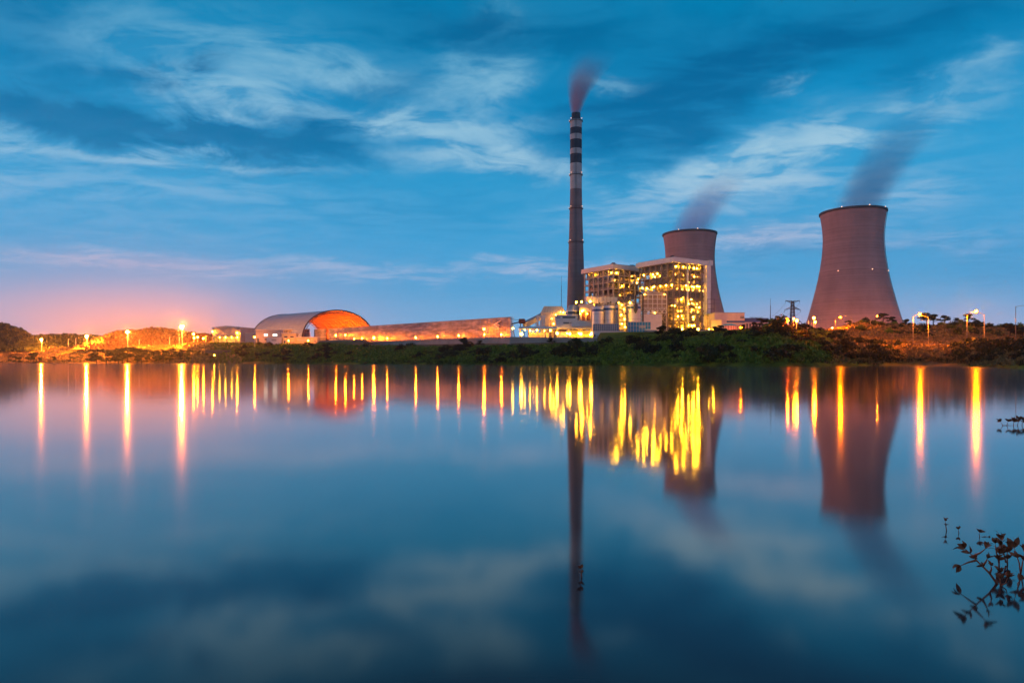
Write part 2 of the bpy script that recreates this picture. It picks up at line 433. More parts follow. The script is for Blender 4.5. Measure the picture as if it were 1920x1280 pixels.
def terr(x, y):
    if y < 30: return -2.5
    u = 960 + FPX * x / y
    ys, yb, zb, zp = lerp_tab(u)
    ys += 5 * fbm(x, 0, .03) + 2 * fbm(x, 9, .15)
    t = (y - ys) / (yb - ys)
    if t <= 0: return max(-2.5, t * 8)
    if t < 1: z = .25 + (zb - .25) * (t ** .85)
    else: z = zb + (zp - zb) * sstep(yb, yb + 42, y)
    if 690 <= u <= 1120:      # the yard ends in a retaining wall here
        yw, zt_, zb_ = wall_at(u)
        if t >= 1: z = zb + (zb_ - zb) * sstep(yb, yw, y) if y < yw + .6 else zt_ - .3 + (zp - zt_) * sstep(yw, yw + 45, y)
    veg = 1.0 - sstep(yb + 8, yb + 30, y)
    z += veg * (0.9 * fbm(x, y, .045) + .5 * fbm(x, y, .14)) * min(1, t * 6)
    # wooded ridge in front of the big cooling tower
    if u > 1480:
        k = sstep(1480, 1640, u)
        z += k * 14.5 * math.exp(-((y - 455) / 50) ** 2) * (1 - .25 * sstep(1760, 1960, u)) * (1 + .10 * fbm(x, y, .03))
        z += 6 * k * sstep(470, 520, y) * 0
    return max(z, .12)

M['bank'] = bpy.data.materials.new('bank_grass')
def bank_mat():
    m = M['bank']; m.use_nodes = True; t = m.node_tree; b = t.nodes['Principled BSDF']; q = G(t)
    b.inputs['Roughness'].default_value = .95; b.inputs['Specular IOR Level'].default_value = .05
    co = q.n('ShaderNodeTexCoord').outputs['Object']
    x, y, z = q.sep(co)
    n1 = q.noise(co, .06, 5, .6); n2 = q.noise(co, .5, 4, .6)
    green = q.ramp(n1, [(.35, (.020, .028, .006, 1)), (.47, (.066, .096, .013, 1)), (.62, (.130, .176, .021, 1))])
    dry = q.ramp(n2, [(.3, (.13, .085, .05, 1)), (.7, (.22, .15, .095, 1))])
    # paved / bare yard at plant level, dry grass on the far-left field and the road verge
    yard = q.ramp(n2, [(.3, (.16, .14, .12, 1)), (.7, (.24, .21, .18, 1))])
    fl = q.m('MULTIPLY', q.rng(x, -170, -290, 0, 1, True), q.rng(n1, .3, .6, .5, 1))
    fr_ = q.m('MULTIPLY', q.rng(x, 150, 190, 0, 1, True), q.rng(n1, .40, .58, .2, 1))
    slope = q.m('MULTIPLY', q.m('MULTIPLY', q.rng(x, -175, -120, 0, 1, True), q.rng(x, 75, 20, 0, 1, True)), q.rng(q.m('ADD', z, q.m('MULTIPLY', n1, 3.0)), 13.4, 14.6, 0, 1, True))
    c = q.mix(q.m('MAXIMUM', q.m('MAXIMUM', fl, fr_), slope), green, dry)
    zz = q.m('ADD', z, q.m('MULTIPLY', n2, 1.6))
    c = q.mix(q.m('MULTIPLY', q.rng(zz, 20.2, 21.4, 0, 1, True), q.rng(y, 470, 500, 0, 1)), c, yard)
    q.put(b.inputs['Base Color'], c)
    bp = q.n('ShaderNodeBump'); bp.inputs['Strength'].default_value = .8; bp.inputs['Distance'].default_value = .6
    q.put(bp.inputs['Height'], q.noise(co, .9, 5, .65)); t.links.new(bp.outputs[0], b.inputs['Normal'])
bank_mat()
def make_terrain():
    us = []
    u = -900
    while u <= 2600:
        us.append(u); u += 7 if 0 <= u <= 1930 else 40
    fr = [0, .03, .06, .1, .15, .2, .26, .32, .38, .44, .5, .56, .62, .68, .74, .8, .86, .92, .97, 1.0]
    ext = [6, 12, 20, 28, 36, 46, 58, 72, 90, 110, 130, 150, 175, 205, 250, 320, 420, 560, 800, 1100]
    vs = []; ncol = 0
    for u in us:
        s_ = (u - 960) / FPX
        ys, yb, zb, zp = lerp_tab(u)
        col_ = [ys - 30, ys - 10, ys - 4] + [ys + (yb - ys) * f for f in fr] + [yb + e for e in ext]
        if 690 <= u <= 1120:
            yw = wall_at(u)[0]; k0 = 3 + len(fr); nn = max(8, sum(1 for c_ in col_[k0:] if c_ < yw + 9))
            new = [yb + (yw - .2 - yb) * (i + 1) / (nn - 3) for i in range(nn - 3)] + [yw + .9, yw + 4, yw + 8.9]
            col_[k0:k0 + nn] = new; col_ = sorted(col_)
        ncol = len(col_)
        for y in col_:
            vs.append((s_ * y, y, terr(s_ * y, y)))
    fs = []
    for i in range(len(us) - 1):
        for j in range(ncol - 1):
            a = i * ncol + j
            fs.append((a, a + ncol, a + ncol + 1, a + 1))
    b = MB(); b.v = vs; b.f = fs
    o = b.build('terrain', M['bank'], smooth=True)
    tag(o, 'grassy far bank rising to the power station yard', 'bank', kind='structure')
make_terrain()

# far hills on the left
M['hill'] = pm('wooded_hill', (.030, .032, .016), (.014, .016, .009), .05, .95, bump=1.0, bscale=.3, spec=.05)
def make_hill(name, label, pts, Y, depth, seed):
    """pts: skyline as (u, v) at distance Y; the hill has a front and a back slope"""
    b = MB(); rows = 15; n = 0
    us = []; u = pts[0][0]
    while u <= pts[-1][0]: us.append(u); u += 2
    for u in us:
        for (a, p), (a2, p2) in zip(pts, pts[1:]):
            if a <= u <= a2:
                v = p + (p2 - p) * sstep(a, a2, u); break
        for r in range(rows):
            f = r / (rows - 1)
            y = Y - depth * (1 - f * 1.6)
            top = max(0, zat(v, Y) - 18)
            prof = math.sin(math.pi * min(1, max(0, f / 1.25))) ** 1.1 if f < .63 else math.cos((f - .625) / .375 * math.pi / 2)
            prof = max(0, prof)
            x = xat(u, Y) * (y / Y * .5 + .5)
            nz_ = (fbm(x + seed, y, .02) * 3 + fbm(x, y + seed, .12) * 2.0 + fbm(x, y, .4) * 1.2) * min(1, prof * 2)
            b.v.append((x, y, 16 + top * prof + nz_))
    for i in range(len(us) - 1):
        for j in range(rows - 1):
            a = i * rows + j
            b.f.append((a, a + rows, a + rows + 1, a + 1))
    o = b.build(name, M['hill'], smooth=False)
    tag(o, label, 'hill', kind='structure')
    return o
make_hill('hill', 'dark wooded hill at the far left edge', [(-420, 640), (-300, 610), (-150, 590), (-40, 600), (10, 606), (32, 612), (52, 622), (72, 633), (100, 646)], 1050, 120, 0)
M['hill_lit'] = pm('floodlit_hill_scrub', (.34, .22, .09), (.20, .13, .05), .08, .95, bump=1.0, bscale=.4, spec=.05)  # paler copy for one hill; floodlight is put into its colour
make_hill('hill', 'low distant wooded hill behind the left lamps', [(40, 645), (75, 631), (105, 626), (140, 627), (185, 631), (230, 640), (260, 648)], 1000, 110, 40)
make_hill('hill', 'broad wooded hill behind the brightest lamp', [(165, 646), (190, 630), (215, 619), (245, 616), (285, 613), (310, 614), (345, 620), (385, 627), (430, 640), (470, 650)], 850, 62, 90).data.materials[0] = M['hill_lit']
# ------------------------------------------------------------------ cooling towers
def conc_rings(name, c1, c2, ring=1.6):
    m = pm(name, c1, c2, .03, .9, stretch=(1, 1, 2.0)); t = m.node_tree; b = t.nodes['Principled BSDF']; q = G(t)
    co = q.n('ShaderNodeTexCoord').outputs['Object']; x, y, z = q.sep(co)
    ang = q.m('MULTIPLY', q.m('ARCTAN2', y, x), 14.0)
    streak = q.noise(q.v('MULTIPLY', co, (.11, .11, .010)), 1.0, 3, .6)
    lift = q.noise(q.comb(0, 0, q.m('MULTIPLY', z, .42)), 1.0, 4, .75)
    old = b.inputs['Base Color'].links[0].from_socket
    k = q.m('MULTIPLY', q.rng(streak, .3, .7, .90, 1.07), q.rng(lift, .3, .7, .80, 1.14))
    q.put(b.inputs['Base Color'], q.mix(1.0, old, q.comb(k, k, k), 'MULTIPLY'))
    h = q.m('SINE', q.m('MULTIPLY', z, 2 * math.pi / ring))
    bp = q.n('ShaderNodeBump'); bp.inputs['Strength'].default_value = .3; bp.inputs['Distance'].default_value = .1
    q.put(bp.inputs['Height'], h); t.links.new(bp.outputs[0], b.inputs['Normal'])
    return m
M['tower'] = conc_rings('cooling_tower_concrete', (.38, .26, .265), (.29, .205, .215), 2.2)
M['tower_in'] = pm('tower_inside', (.10, .09, .09), None, .1, .9)

TZ = 21.0
TPROF = [(42.5, 9), (40.6, 13), (38.4, 19), (36.2, 27), (34.0, 35.5), (31.4, 46), (29.2, 56), (27.4, 66), (26.0, 76), (25.25, 85), (25.0, 92), (25.3, 99), (26.0, 106), (26.9, 112), (27.4, 115.6)]
def cooling_tower(loc, label, lamp_ang_mid, lamp_ang_top):
    t = thing('cooling_tower', label, 'cooling tower', loc, 0, 'concrete cooling towers')
    b = MB(); b.lathe(TPROF, 96)
    b.lathe([(r - .8, z) for r, z in reversed(TPROF)], 96)
    b.build('shell', M['tower'], t, True)
    b = MB(); b.lathe([(27.5, 114.8), (28.3, 115.2), (28.3, 116.8), (26.4, 116.8), (26.4, 115.0), (27.4, 114.8)], 96)
    b.build('rim_walkway', M['steel_dark'], t)
    b = MB()
    for k in range(40):
        a0 = 2 * math.pi * k / 40
        for d in (-1, 1):
            a1 = a0 + d * math.pi / 40
            b.bar((44.5 * math.cos(a0), 44.5 * math.sin(a0), 0), (42 * math.cos(a1), 42 * math.sin(a1), 9.3), .8)
    b.build('diagonal_supports', M['concrete'], t)
    b = MB()
    a = R(-25)
    for (r0, z0), (r1, z1) in zip(TPROF, TPROF[1:]):
        for da in (-.012, .012):
            b.bar(((r0 + .5) * math.cos(a + da), (r0 + .5) * math.sin(a + da), z0), ((r1 + .5) * math.cos(a + da), (r1 + .5) * math.sin(a + da), z1), .3)
        n = int((z1 - z0) / 3)
        for k in range(n):
            f = k / n; r_ = r0 + (r1 - r0) * f + .5; z_ = z0 + (z1 - z0) * f
            b.bar((r_ * math.cos(a - .012), r_ * math.sin(a - .012), z_), (r_ * math.cos(a + .012), r_ * math.sin(a + .012), z_), .25)
    b.build('ladder', M['steel_dark'], t)
    for (ang, z) in [(x, 61.0) for x in lamp_ang_mid] + [(x, 117.2) for x in lamp_ang_top]:
        a = R(ang)
        for (r0, z0), (r1, z1) in zip(TPROF, TPROF[1:]):
            if z0 <= z <= z1: rr = r0 + (r1 - r0) * (z - z0) / (z1 - z0) + .9; break
        else: rr = 27.6
        b = MB(); b.ball((rr * math.cos(a), rr * math.sin(a), z), .34, 8, 6)
        l = b.build('beacon', M['beacon'], t)
        b = MB(); b.box(rr * math.cos(a) - .5, rr * math.cos(a) + .5, rr * math.sin(a) - .5, rr * math.sin(a) + .5, z - .9, z - .55)
        b.build('beacon_bracket', M['steel_dark'], l)
    return t
TR = (xat(1599, 622), 622, TZ)
TL = (xat(1293, 722), 722, TZ - 1)
cooling_tower(TR, 'big concrete cooling tower standing alone behind the lamp-lit wooded ridge', (-140, -85, -42), (-135, -88, -48))
cooling_tower(TL, 'more distant concrete cooling tower partly hidden behind the brightly lit boiler house', (-62,), (-128, -88))

# ------------------------------------------------------------------ chimney
M['stack'] = conc_rings('stack_concrete', (.190, .180, .200), (.145, .138, .155), 2.4)
M['stack_dark'] = pm('stack_dark_band', (.035, .05, .075), (.025, .036, .055), .2, .8)
M['stack_pale'] = pm('stack_pale_band', (.33, .38, .41), (.26, .30, .33), .2, .8)
CY = 620.0
CX = xat(1080, CY)
def chimney():
    zb = 20.0
    t = thing('chimney', 'very tall concrete chimney with dark and pale bands near its top', 'chimney', (CX, CY, zb))
    k = CY / FPX
    def rad(v):
        pts = [(213, 11), (226, 11), (360, 11), (420, 12.4), (480, 14.2), (560, 16.6), (640, 19.5), (680, 21)]
        for (a, r0), (b_, r1) in zip(pts, pts[1:]):
            if a <= v <= b_: return (r0 + (r1 - r0) * (v - a) / (b_ - a)) * k
    def seg(name, m, v0, v1, n=6, lab=None, dr=0):
        b = MB(); prof = []
        for i in range(n + 1):
            v = v1 + (v0 - v1) * i / n
            prof.append((rad(v) + dr, zat(v, CY) - zb))
        b.lathe(prof, 48)
        o = b.build(name, m, t, True)
        if lab: o['label'] = lab
        return o
    seg('shaft', M['stack'], 355.5, 679, 14)
    bands = [(226, 241, 'p'), (241, 253, 'd'), (253, 263, 'p'), (263, 280, 'd'), (280, 290, 'p'), (290, 307.5, 'd'), (307.5, 355.5, 'p')]
    for a, b_, c in bands:
        seg('pale_band' if c == 'p' else 'dark_band', M['stack_pale'] if c == 'p' else M['stack_dark'], a, b_, 2)
    b = MB(); z0, z1 = zat(226, CY) - zb, zat(213, CY) - zb
    b.lathe([(rad(226), z0), (8.4 * k, z0 + .01), (8.2 * k, z1), (7.0 * k, z1), (6.8 * k, z0 + 1)], 40)
    b.build('flue', M['stack_dark'], t)
    for v in (226, 327, 390, 453):
        z = zat(v, CY) - zb; r_ = rad(v)
        b = MB(); b.lathe([(r_ + .05, z - 1.1), (r_ + .9, z - 1.0), (r_ + .9, z - .75), (r_ + .05, z - .7)], 40)
        for j in range(20):
            a = 2 * math.pi * j / 20; c_, s_ = math.cos(a) * (r_ + .85), math.sin(a) * (r_ + .85)
            b.bar((c_, s_, z - .8), (c_, s_, z + .4), .08)
        b.lathe([(r_ + .82, z + .36), (r_ + .9, z + .36), (r_ + .9, z + .46), (r_ + .82, z + .46), (r_ + .82, z + .36)], 40)
        gl = b.build('gallery', M['steel_dark'], t)
        for a in (-140, -40, 60, 160):
            bb = MB(); bb.ball(((r_ + .95) * math.cos(R(a)), (r_ + .95) * math.sin(R(a)), z + .7), .22, 8, 6)
            bb.build('beacon', M['beacon'], gl)
    b = MB()
    for da in (-.06, .06):
        prev = None
        for v in range(226, 680, 12):
            r_ = rad(v) + .25; p = (r_ * math.cos(R(-95) + da), r_ * math.sin(R(-95) + da), zat(v, CY) - zb)
            if prev: b.bar(prev, p, .14)
            prev = p
    b.build('ladder', M['steel_dark'], t)
chimney()

# ------------------------------------------------------------------ smoke and steam
def plume(name, label, base, H, r0, r1, lean, power, dens, color, mat_name, aniso=.2, sx=1.0, fade=1.0, absorb=None):
    """a leaning plume of soft smoke; local axis: x = lean * H * t^power"""
    m = bpy.data.materials.new(mat_name); m.use_nodes = True
    t_ = m.node_tree; t_.nodes.clear(); q = G(t_)
    co = q.n('ShaderNodeTexCoord').outputs['Object']
    x, y, z = q.sep(co)
    t = q.m('MAXIMUM', q.m('DIVIDE', z, H), 0.0)
    cx = q.m('MULTIPLY', q.m('POWER', t, power), lean * H)
    xx = q.m('SUBTRACT', x, cx)
    rr = q.m('MULTIPLY_ADD', t, r1 - r0, r0)
    dist = q.m('DIVIDE', q.m('SQRT', q.m('ADD', q.m('MULTIPLY', xx, xx), q.m('MULTIPLY', y, y))), rr)
    wisp = q.noise(q.comb(q.m('MULTIPLY', q.m('DIVIDE', xx, rr), 1.6), q.m('MULTIPLY', q.m('DIVIDE', y, rr), 1.6), q.m('MULTIPLY', t, 1.4)), 1.0, 3, .55)
    edge = q.m('ADD', dist, q.m('MULTIPLY', q.m('SUBTRACT', wisp, .5), q.m('MULTIPLY_ADD', t, .9, .15)))
    f = q.rng(edge, 1.0, .35, 0, 1, True)
    f = q.m('MULTIPLY', f, q.rng(t, 1.0, .12, 0, 1, True))
    if fade != 1.0: f = q.m('MULTIPLY', f, q.m('POWER', q.m('SUBTRACT', 1.0, t, clamp=True), fade))
    # smoke thins as it spreads
    thin = q.m('POWER', q.m('DIVIDE', r0, rr), 1.0)
    pv = q.n('ShaderNodeVolumePrincipled')
    pv.inputs['Color'].default_value = (*color, 1)
    if absorb: pv.inputs['Absorption Color'].default_value = (*absorb, 1)
    pv.inputs['Anisotropy'].default_value = aniso
    q.put(pv.inputs['Density'], q.m('MULTIPLY', q.m('MULTIPLY', f, thin), dens))
    o = q.n('ShaderNodeOutputMaterial'); t_.links.new(pv.outputs[0], o.inputs['Volume'])
    b = MB(); prof = []; n = 14
    pts = []; rad = []
    i0 = 0; seg = 18
    for k in range(n + 1):
        tt = k / n; r_ = (r0 + (r1 - r0) * tt) * 1.12 * (1.0 if k else .98)
        c = lean * H * tt ** power
        for j in range(seg):
            a = 2 * math.pi * j / seg
            b.v.append((c + r_ * math.cos(a), r_ * math.sin(a), H * tt))
    for k in range(n):
        for j in range(seg):
            a = k * seg; b.f.append((a + j, a + (j + 1) % seg, a + seg + (j + 1) % seg, a + seg + j))
    b.f.append(tuple(range(seg - 1, -1, -1))); b.f.append(tuple(n * seg + j for j in range(seg)))
    ob = b.build(name, m)
    ob.location = base
    tag(ob, label, 'smoke', kind='thing')
    return ob
plume('smoke_plume', 'dusky pink smoke plume blown sideways off the tall chimney', (CX, CY, zat(212.5, CY)), 57, 5.0, 26, .34, 1.7, .36, (.46, .32, .42), 'chimney_smoke', fade=.12)
plume('steam_plume', 'dark blue steam drifting up from the lone cooling tower', (TR[0] + 4, TR[1], TR[2] + 116.4), 112, 26.0, 36, .64, 1.15, .038, (.30, .60, .90), 'tower_steam', fade=.35)
plume('steam_plume', 'faint purple steam rising behind the boiler house roof', (TL[0], TL[1], TL[2] + 116.4), 78, 26.0, 30, .68, 1.2, .034, (.72, .52, .82), 'far_tower_steam', fade=.4)

# ------------------------------------------------------------------ boiler houses
TH = R(33)
E1 = Vector((math.cos(TH), math.sin(TH), 0)); E2 = Vector((-math.sin(TH), math.cos(TH), 0))
def plane_hit(u, v, p0, n):
    d = Vector(((u - 960) / FPX, 1, (HZ - v) / FPX)); o = Vector((0, 0, HC))
    k = (Vector(p0) - o).dot(n) / d.dot(n)
    return o + d * k
def window_strip(b, x0, x1, z0, z1, y, n, gap=.35, t=.06):
    w = (x1 - x0) / n
    for k in range(n): b.box(x0 + w * k + gap / 2, x0 + w * (k + 1) - gap / 2, y - t, y, z0, z1)

def boiler_house(label, corner, lamps, deck_z, furnace, lit):
    A, B, H = 36.0, 37.0, 60.0
    ST, FU = (M['steel_backlit'], M['furnace']) if lit else (M['steel'], M['furnace_shaded'])
    t = thing('boiler_house', label, 'boiler house', corner, TH, 'open steel boiler houses')
    b = MB(); b.box(-2.2, A + 2.2, -2.2, B + 2.2, H - 3.6, H); b.build('roof', M['cream' if not lit else 'white_wall'], t)
    b = MB(); b.box(-1.0, A + 1, -1, B + 1, H, H + .5); b.build('roof_deck', M['grey_wall'], t)
    for (x, y, s) in ((9, 10, 2.2), (26, 7, 1.4), (28, 5, 1.0), (29.5, 9, 1.8)):
        b = MB(); b.box(x - s, x + s, y - s * .7, y + s * .7, H + .5, H + .5 + s * .9); b.box(x - s * .6, x + s * .6, y - s * .4, y + s * .4, H + .5 + s * .9, H + .8 + s * 1.2)
        b.build('roof_fan', M['steel_dark'], t)
    xs = [0, 6.0, 12.0, 18.0, 24.0, 30.0, 36.0]; ys = [0, 6.2, 12.4, 18.6, 24.8, 31, 37]
    for x in xs:
        for y in ys:
            if x in (0, 36.0) or y in (0, 37) or (x in (6.0, 30.0) and y in (6.2, 31)):
                b = MB(); b.bar((x, y, 0), (x, y, H - 3.6), 1.0 if y == 0 or x == 0 else .6); b.build('column', ST, t)
    levels = [6.5, 12.5, 18.5, 24.5, 30, 35.5, 41, 46.5, 52]
    for z in levels:
        b = MB()
        for y in (0, 37): b.box(-.3, A + .3, y - .35, y + .35, z - 1.05, z - .15)
        for x in (0, 36.0): b.box(x - .3, x + .3, .3, B - .3, z - .9, z - .15)
        b.build('floor_beam', ST, t)
        b = MB()
        b.box(.3, A - .3, .3, 7, z - .15, z); b.box(.3, A - .3, B - 7, B - .3, z - .15, z)
        b.box(.3, 7, 7, B - 7, z - .15, z); b.box(A - 7, A - .3, 7, B - 7, z - .15, z)
        b.build('floor_deck', M['grating'], t)
        b = MB()
        for h in (.55, 1.1):
            b.bar((-.2, -.35, z + h), (A + .2, -.35, z + h), .13); b.bar((-.35, -.2, z + h), (-.35, B + .2, z + h), .13)
        for k in range(19): b.bar((k * 2.0, -.35, z), (k * 2.0, -.35, z + 1.1), .12)
        for k in range(19): b.bar((-.35, k * 2.05, z), (-.35, k * 2.05, z + 1.1), .12)
        b.build('railing', ST, t)
    lv = [0] + levels + [H - 3.6]
    rnd = random.Random(3 if lit else 5)
    b = MB()
    for z0, z1 in zip(lv, lv[1:]):
        for k in range(6):
            if rnd.random() < .33: b.bar((xs[k], 0.05, z0), (xs[k + 1], .05, z1 - .9), .3)
            if rnd.random() < .25: b.bar((xs[k + 1], 0.1, z0), (xs[k], .1, z1 - .9), .3)
            if rnd.random() < .36: b.bar((.05, ys[k], z0), (.05, ys[k + 1], z1 - .9), .3)
            if rnd.random() < .25: b.bar((.1, ys[k + 1], z0), (.1, ys[k], z1 - .9), .3)
    b.build('bracing', ST, t)
    # louvre band under the roof
    b = MB(); b.box(1.5, A - 1.5, 1.2, 1.5, 52.2, H - 3.7); b.box(1.2, 1.5, 1.5, B - 1.5, 50.5 if lit else 51.5, H - 3.7)
    b.box(A - 1.5, A - 1.2, 1.5, B - 1.5, 52, H - 3.7)
    b.build('louvre_band', M['dark_clad'], t)
    # furnace with its buckstays
    x0, x1, y0, y1, z0, z1 = furnace
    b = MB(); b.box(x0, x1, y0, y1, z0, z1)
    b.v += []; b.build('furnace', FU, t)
    b = MB(); z = z0 + 2
    while z < z1 - 1:
        b.box(x0 - .5, x1 + .5, y0 - .5, y0 - .02, z, z + .5); b.box(x0 - .5, x0 - .02, y0, y1 + .5, z, z + .5); z += 3.1
    b.build('buckstays', M['steel_dark'], t)
    # pipes, ducts and equipment between furnace and frame
    for (x, y, r_, za, zb) in ((3, 3.2, .8, 5, 50), (9.5, 4, .55, 2, 46), (15, 3.4, .7, 18, 52), (21, 3.6, .5, 0, 41), (27.5, 3.2, .9, 8, 50), (4, 11, .7, 12, 49), (3.5, 19, .9, 6, 52), (4, 27, .6, 14, 50), (3.4, 33, .8, 8, 44)):
        b = MB(); b.tube([(x, y, za), (x, y, zb), (x + 3, y + 3, zb + 1.5)], r_, 8); b.build('riser_pipe', M['furnace'] if r_ > .6 else M['white_steel'], t, True)
    for (x, ya, yb, z, r_) in ((3.8, 6, 33, 43.5, 2.2), (3.6, 4, 30, 27, 1.4)):
        b = MB(); b.tube([(x, ya, z), (x, yb, z)], r_, 14); b.build('steam_drum', M['furnace'], t, True)
    for (xa, xb, y, z, r_) in ((4, 33, 3.6, 38.6, 1.1), (8, 30, 3.2, 21.2, 1.2), (3, 32, 4.2, 49.2, .9)):
        b = MB(); b.tube([(xa, y, z), (xb, y, z)], r_, 12); b.build('header_duct', M['furnace'], t, True)
    for k in range(16):
        lz = rnd.choice(levels); s = rnd.uniform(1, 2.4)
        if rnd.random() < .6: x, y = rnd.uniform(2, 33), rnd.uniform(1.8, 5)
        else: x, y = rnd.uniform(1.8, 5), rnd.uniform(3, 34)
        b = MB(); b.box(x - s, x + s, y - .8, y + .8, lz, lz + rnd.uniform(1.2, 3.2)); b.box(x - s * .5, x + s * .5, y - .5, y + .5, lz + 3.2, lz + 4)
        b.build('equipment_cabinet', rnd.choice([M['white_steel'], M['grey_wall'], M['furnace'], M['yellow_wall']]), t)
    # wall panels that hide some bays
    for (face, a0, a1, za, zb) in deck_z:
        b = MB()
        if face == 'r': b.box(a0, a1, .55, .75, za, zb)
        else: b.box(.55, .75, a0, a1, za, zb)
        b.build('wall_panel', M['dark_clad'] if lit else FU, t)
    # staircase zigzag
    b = MB()
    for i, (z0_, z1_) in enumerate(zip(lv[:-1], lv[1:])):
        xa, xb = (30.5, 35) if i % 2 else (35, 30.5)
        b.bar((xa, -1.2, z0_), (xb, -1.2, z1_), .9, .25)
    b.build('staircase', ST, t)
    if lit:      # invented fill lamps along the walkways, added to brighten the frame
        for z_, xs_ in ((53.5, (3, 8, 33)), (47.5, (4, 12, 20, 28)), (36.6, (2, 6, 11, 15, 19, 24, 30, 34)), (25.6, (14, 18, 23, 28, 32)), (19.6, (13, 21, 29, 33)), (13.6, (12, 17, 24, 31)), (7.6, (11, 16, 22, 27, 33)), (2.4, (9, 14, 20, 26, 30, 34))):
            for x_ in xs_:
                b = MB(); b.ball((x_ + rnd.uniform(-.8, .8), 1.6, z_), .13, 6, 4); b.build('fill_lamp', M['plant'], t)
    for (u, v, s) in lamps:
        # lamps hang just inside whichever open face the eye meets them through
        pr = local(t, plane_hit(u, v, Vector(corner) - E2 * -.9, -E2)); pl_ = local(t, plane_hit(u, v, Vector(corner) + E1 * .9, -E1))
        p = pr if pr.x > 1.0 else pl_
        if abs(p.x) > 60 or abs(p.y) > 60: continue
        b = MB(); b.ball(p, .30 * s, 8, 6); l = b.build('lamp', M['plant'], t)
        b = MB(); b.box(p.x - .5, p.x + .5, p.y - .35, p.y + .35, p.z + .42 * s, p.z + .42 * s + .3); b.build('lamp_hood', M['steel_dark'], l)
    return t
LB = (xat(1150, 560), 560, 21.2)
RB = (xat(1263, 522), 522, 21.2)
def c1(x, y): return (1000 + x / 4.571, 460 + y / 4.571)
def c2(x, y): return (1180 + x / 7.53, 470 + y / 7.53)
l_lamps = [(*c1(x, y), s) for x, y, s in ((518, 253, 1.2), (668, 236, 1.2), (713, 236, 1.3), (842, 265, 1), (900, 290, 1.1), (885, 323, 1), (775, 345, 1), (760, 348, .8), (820, 350, .7), (600, 330, .5), (840, 424, 1), (740, 424, .7), (700, 300, .5), (860, 400, .6))]
r_lamps = [(*c2(x, y), s) for x, y, s in ((660, 222, 1.2), (765, 228, 1.2), (828, 236, 1.3), (915, 244, 1.2), (962, 250, 1.3), (630, 292, .7), (915, 365, 1.2), (205, 347, 1.1), (335, 335, 1.3), (398, 325, 1.0), (365, 368, 1.1), (290, 350, .7), (430, 360, .7),
    (185, 522, 1.2), (248, 532, 1.2), (350, 508, 1), (330, 520, .8), (440, 500, .7), (523, 488, 1.3), (600, 485, 1.2), (620, 420, .6), (700, 440, .7), (740, 470, .6), (848, 447, 1.2), (800, 490, 1), (857, 493, 1.2), (885, 505, .8), (910, 512, 1), (958, 500, 1.2), (985, 508, .8),
    (735, 690, 1.2), (710, 705, .9), (820, 690, 1.1), (875, 688, 1), (930, 685, .9), (805, 742, 1), (838, 748, 1), (880, 742, 1), (760, 660, .7), (600, 770, .9), (640, 777, 1), (945, 792, 1), (988, 800, 1), (815, 830, .8), (888, 832, 1), (938, 835, .8),
    (692, 850, 1), (730, 850, .7), (888, 885, 1.1), (938, 885, 1), (685, 925, 1), (740, 920, .7), (903, 935, 1.1), (620, 937, .9), (833, 1052, 1.3), (880, 1058, 1.1), (910, 1056, 1.1), (745, 1103, 1.1), (687, 1068, .9), (820, 1105, .8), (940, 1060, .8), (970, 1100, 1.2))]
boiler_house('open steel boiler house with cream flat roof beside the tall chimney', LB, l_lamps,
             [('l', 8, 31, 43, 50), ('l', 12, 24, 36, 41), ('r', 20, 28, 36, 45)], (9, 28, 9, 29, 8, 52), False)
RBT = boiler_house('open steel boiler house blazing with yellow lamps in front of the distant cooling tower', RB, r_lamps,
             [('r', 2, 33, 30.2, 34.6), ('l', 2, 10, 30, 34.5), ('r', 13, 17, 24, 30), ('l', 6, 14, 46.5, 52)], (9, 28, 9, 29, 8, 52), True)
# lift tower and white downpipe of the lit boiler house
b = MB(); b.box(32.2, 36.9, -4.4, -.6, 0, 56.2); b.box(32.6, 36.5, -4.0, -1.0, 56.2, 56.38)
b.build('lift_tower', M['white_wall'], RBT)
b = MB(); b.tube([(13.5, -1.6, 1), (13.5, -1.6, 55.5)], .75, 12); b.build('downpipe', M['white_steel'], RBT, True)
b = MB(); b.box(36.0, 39.5, -4.2, -1.0, 56.4, 60.4); b.build('roof_cap', M['white_wall'], RBT)
# ------------------------------------------------------------------ plant yard
def lampball(parent, p, r, mat, hood=True, name='lamp'):
    b = MB(); b.ball(p, r, 8, 6); l = b.build(name, mat, parent)
    if hood:
        b = MB(); b.box(p[0] - r * 1.1, p[0] + r * 1.1, p[1] - r * .9, p[1] + r * .9, p[2] + r, p[2] + r * 1.5); b.build('lamp_hood', M['lamp_off'], l)
    return l
def lpx(root, u, v, Y): return local(root, at(u, v, Y))
def rect_thing(name, label, cat, u0, u1, vbase, Y, rz=0.0, group=None):
    """an Empty at ground level below the middle of [u0, u1] at distance Y; returns (root, width, base height)"""
    z = zat(vbase, Y)
    return thing(name, label, cat, (xat((u0 + u1) / 2, Y), Y, z), rz, group), xat(u1, Y) - xat(u0, Y), z
GZ = 21.2

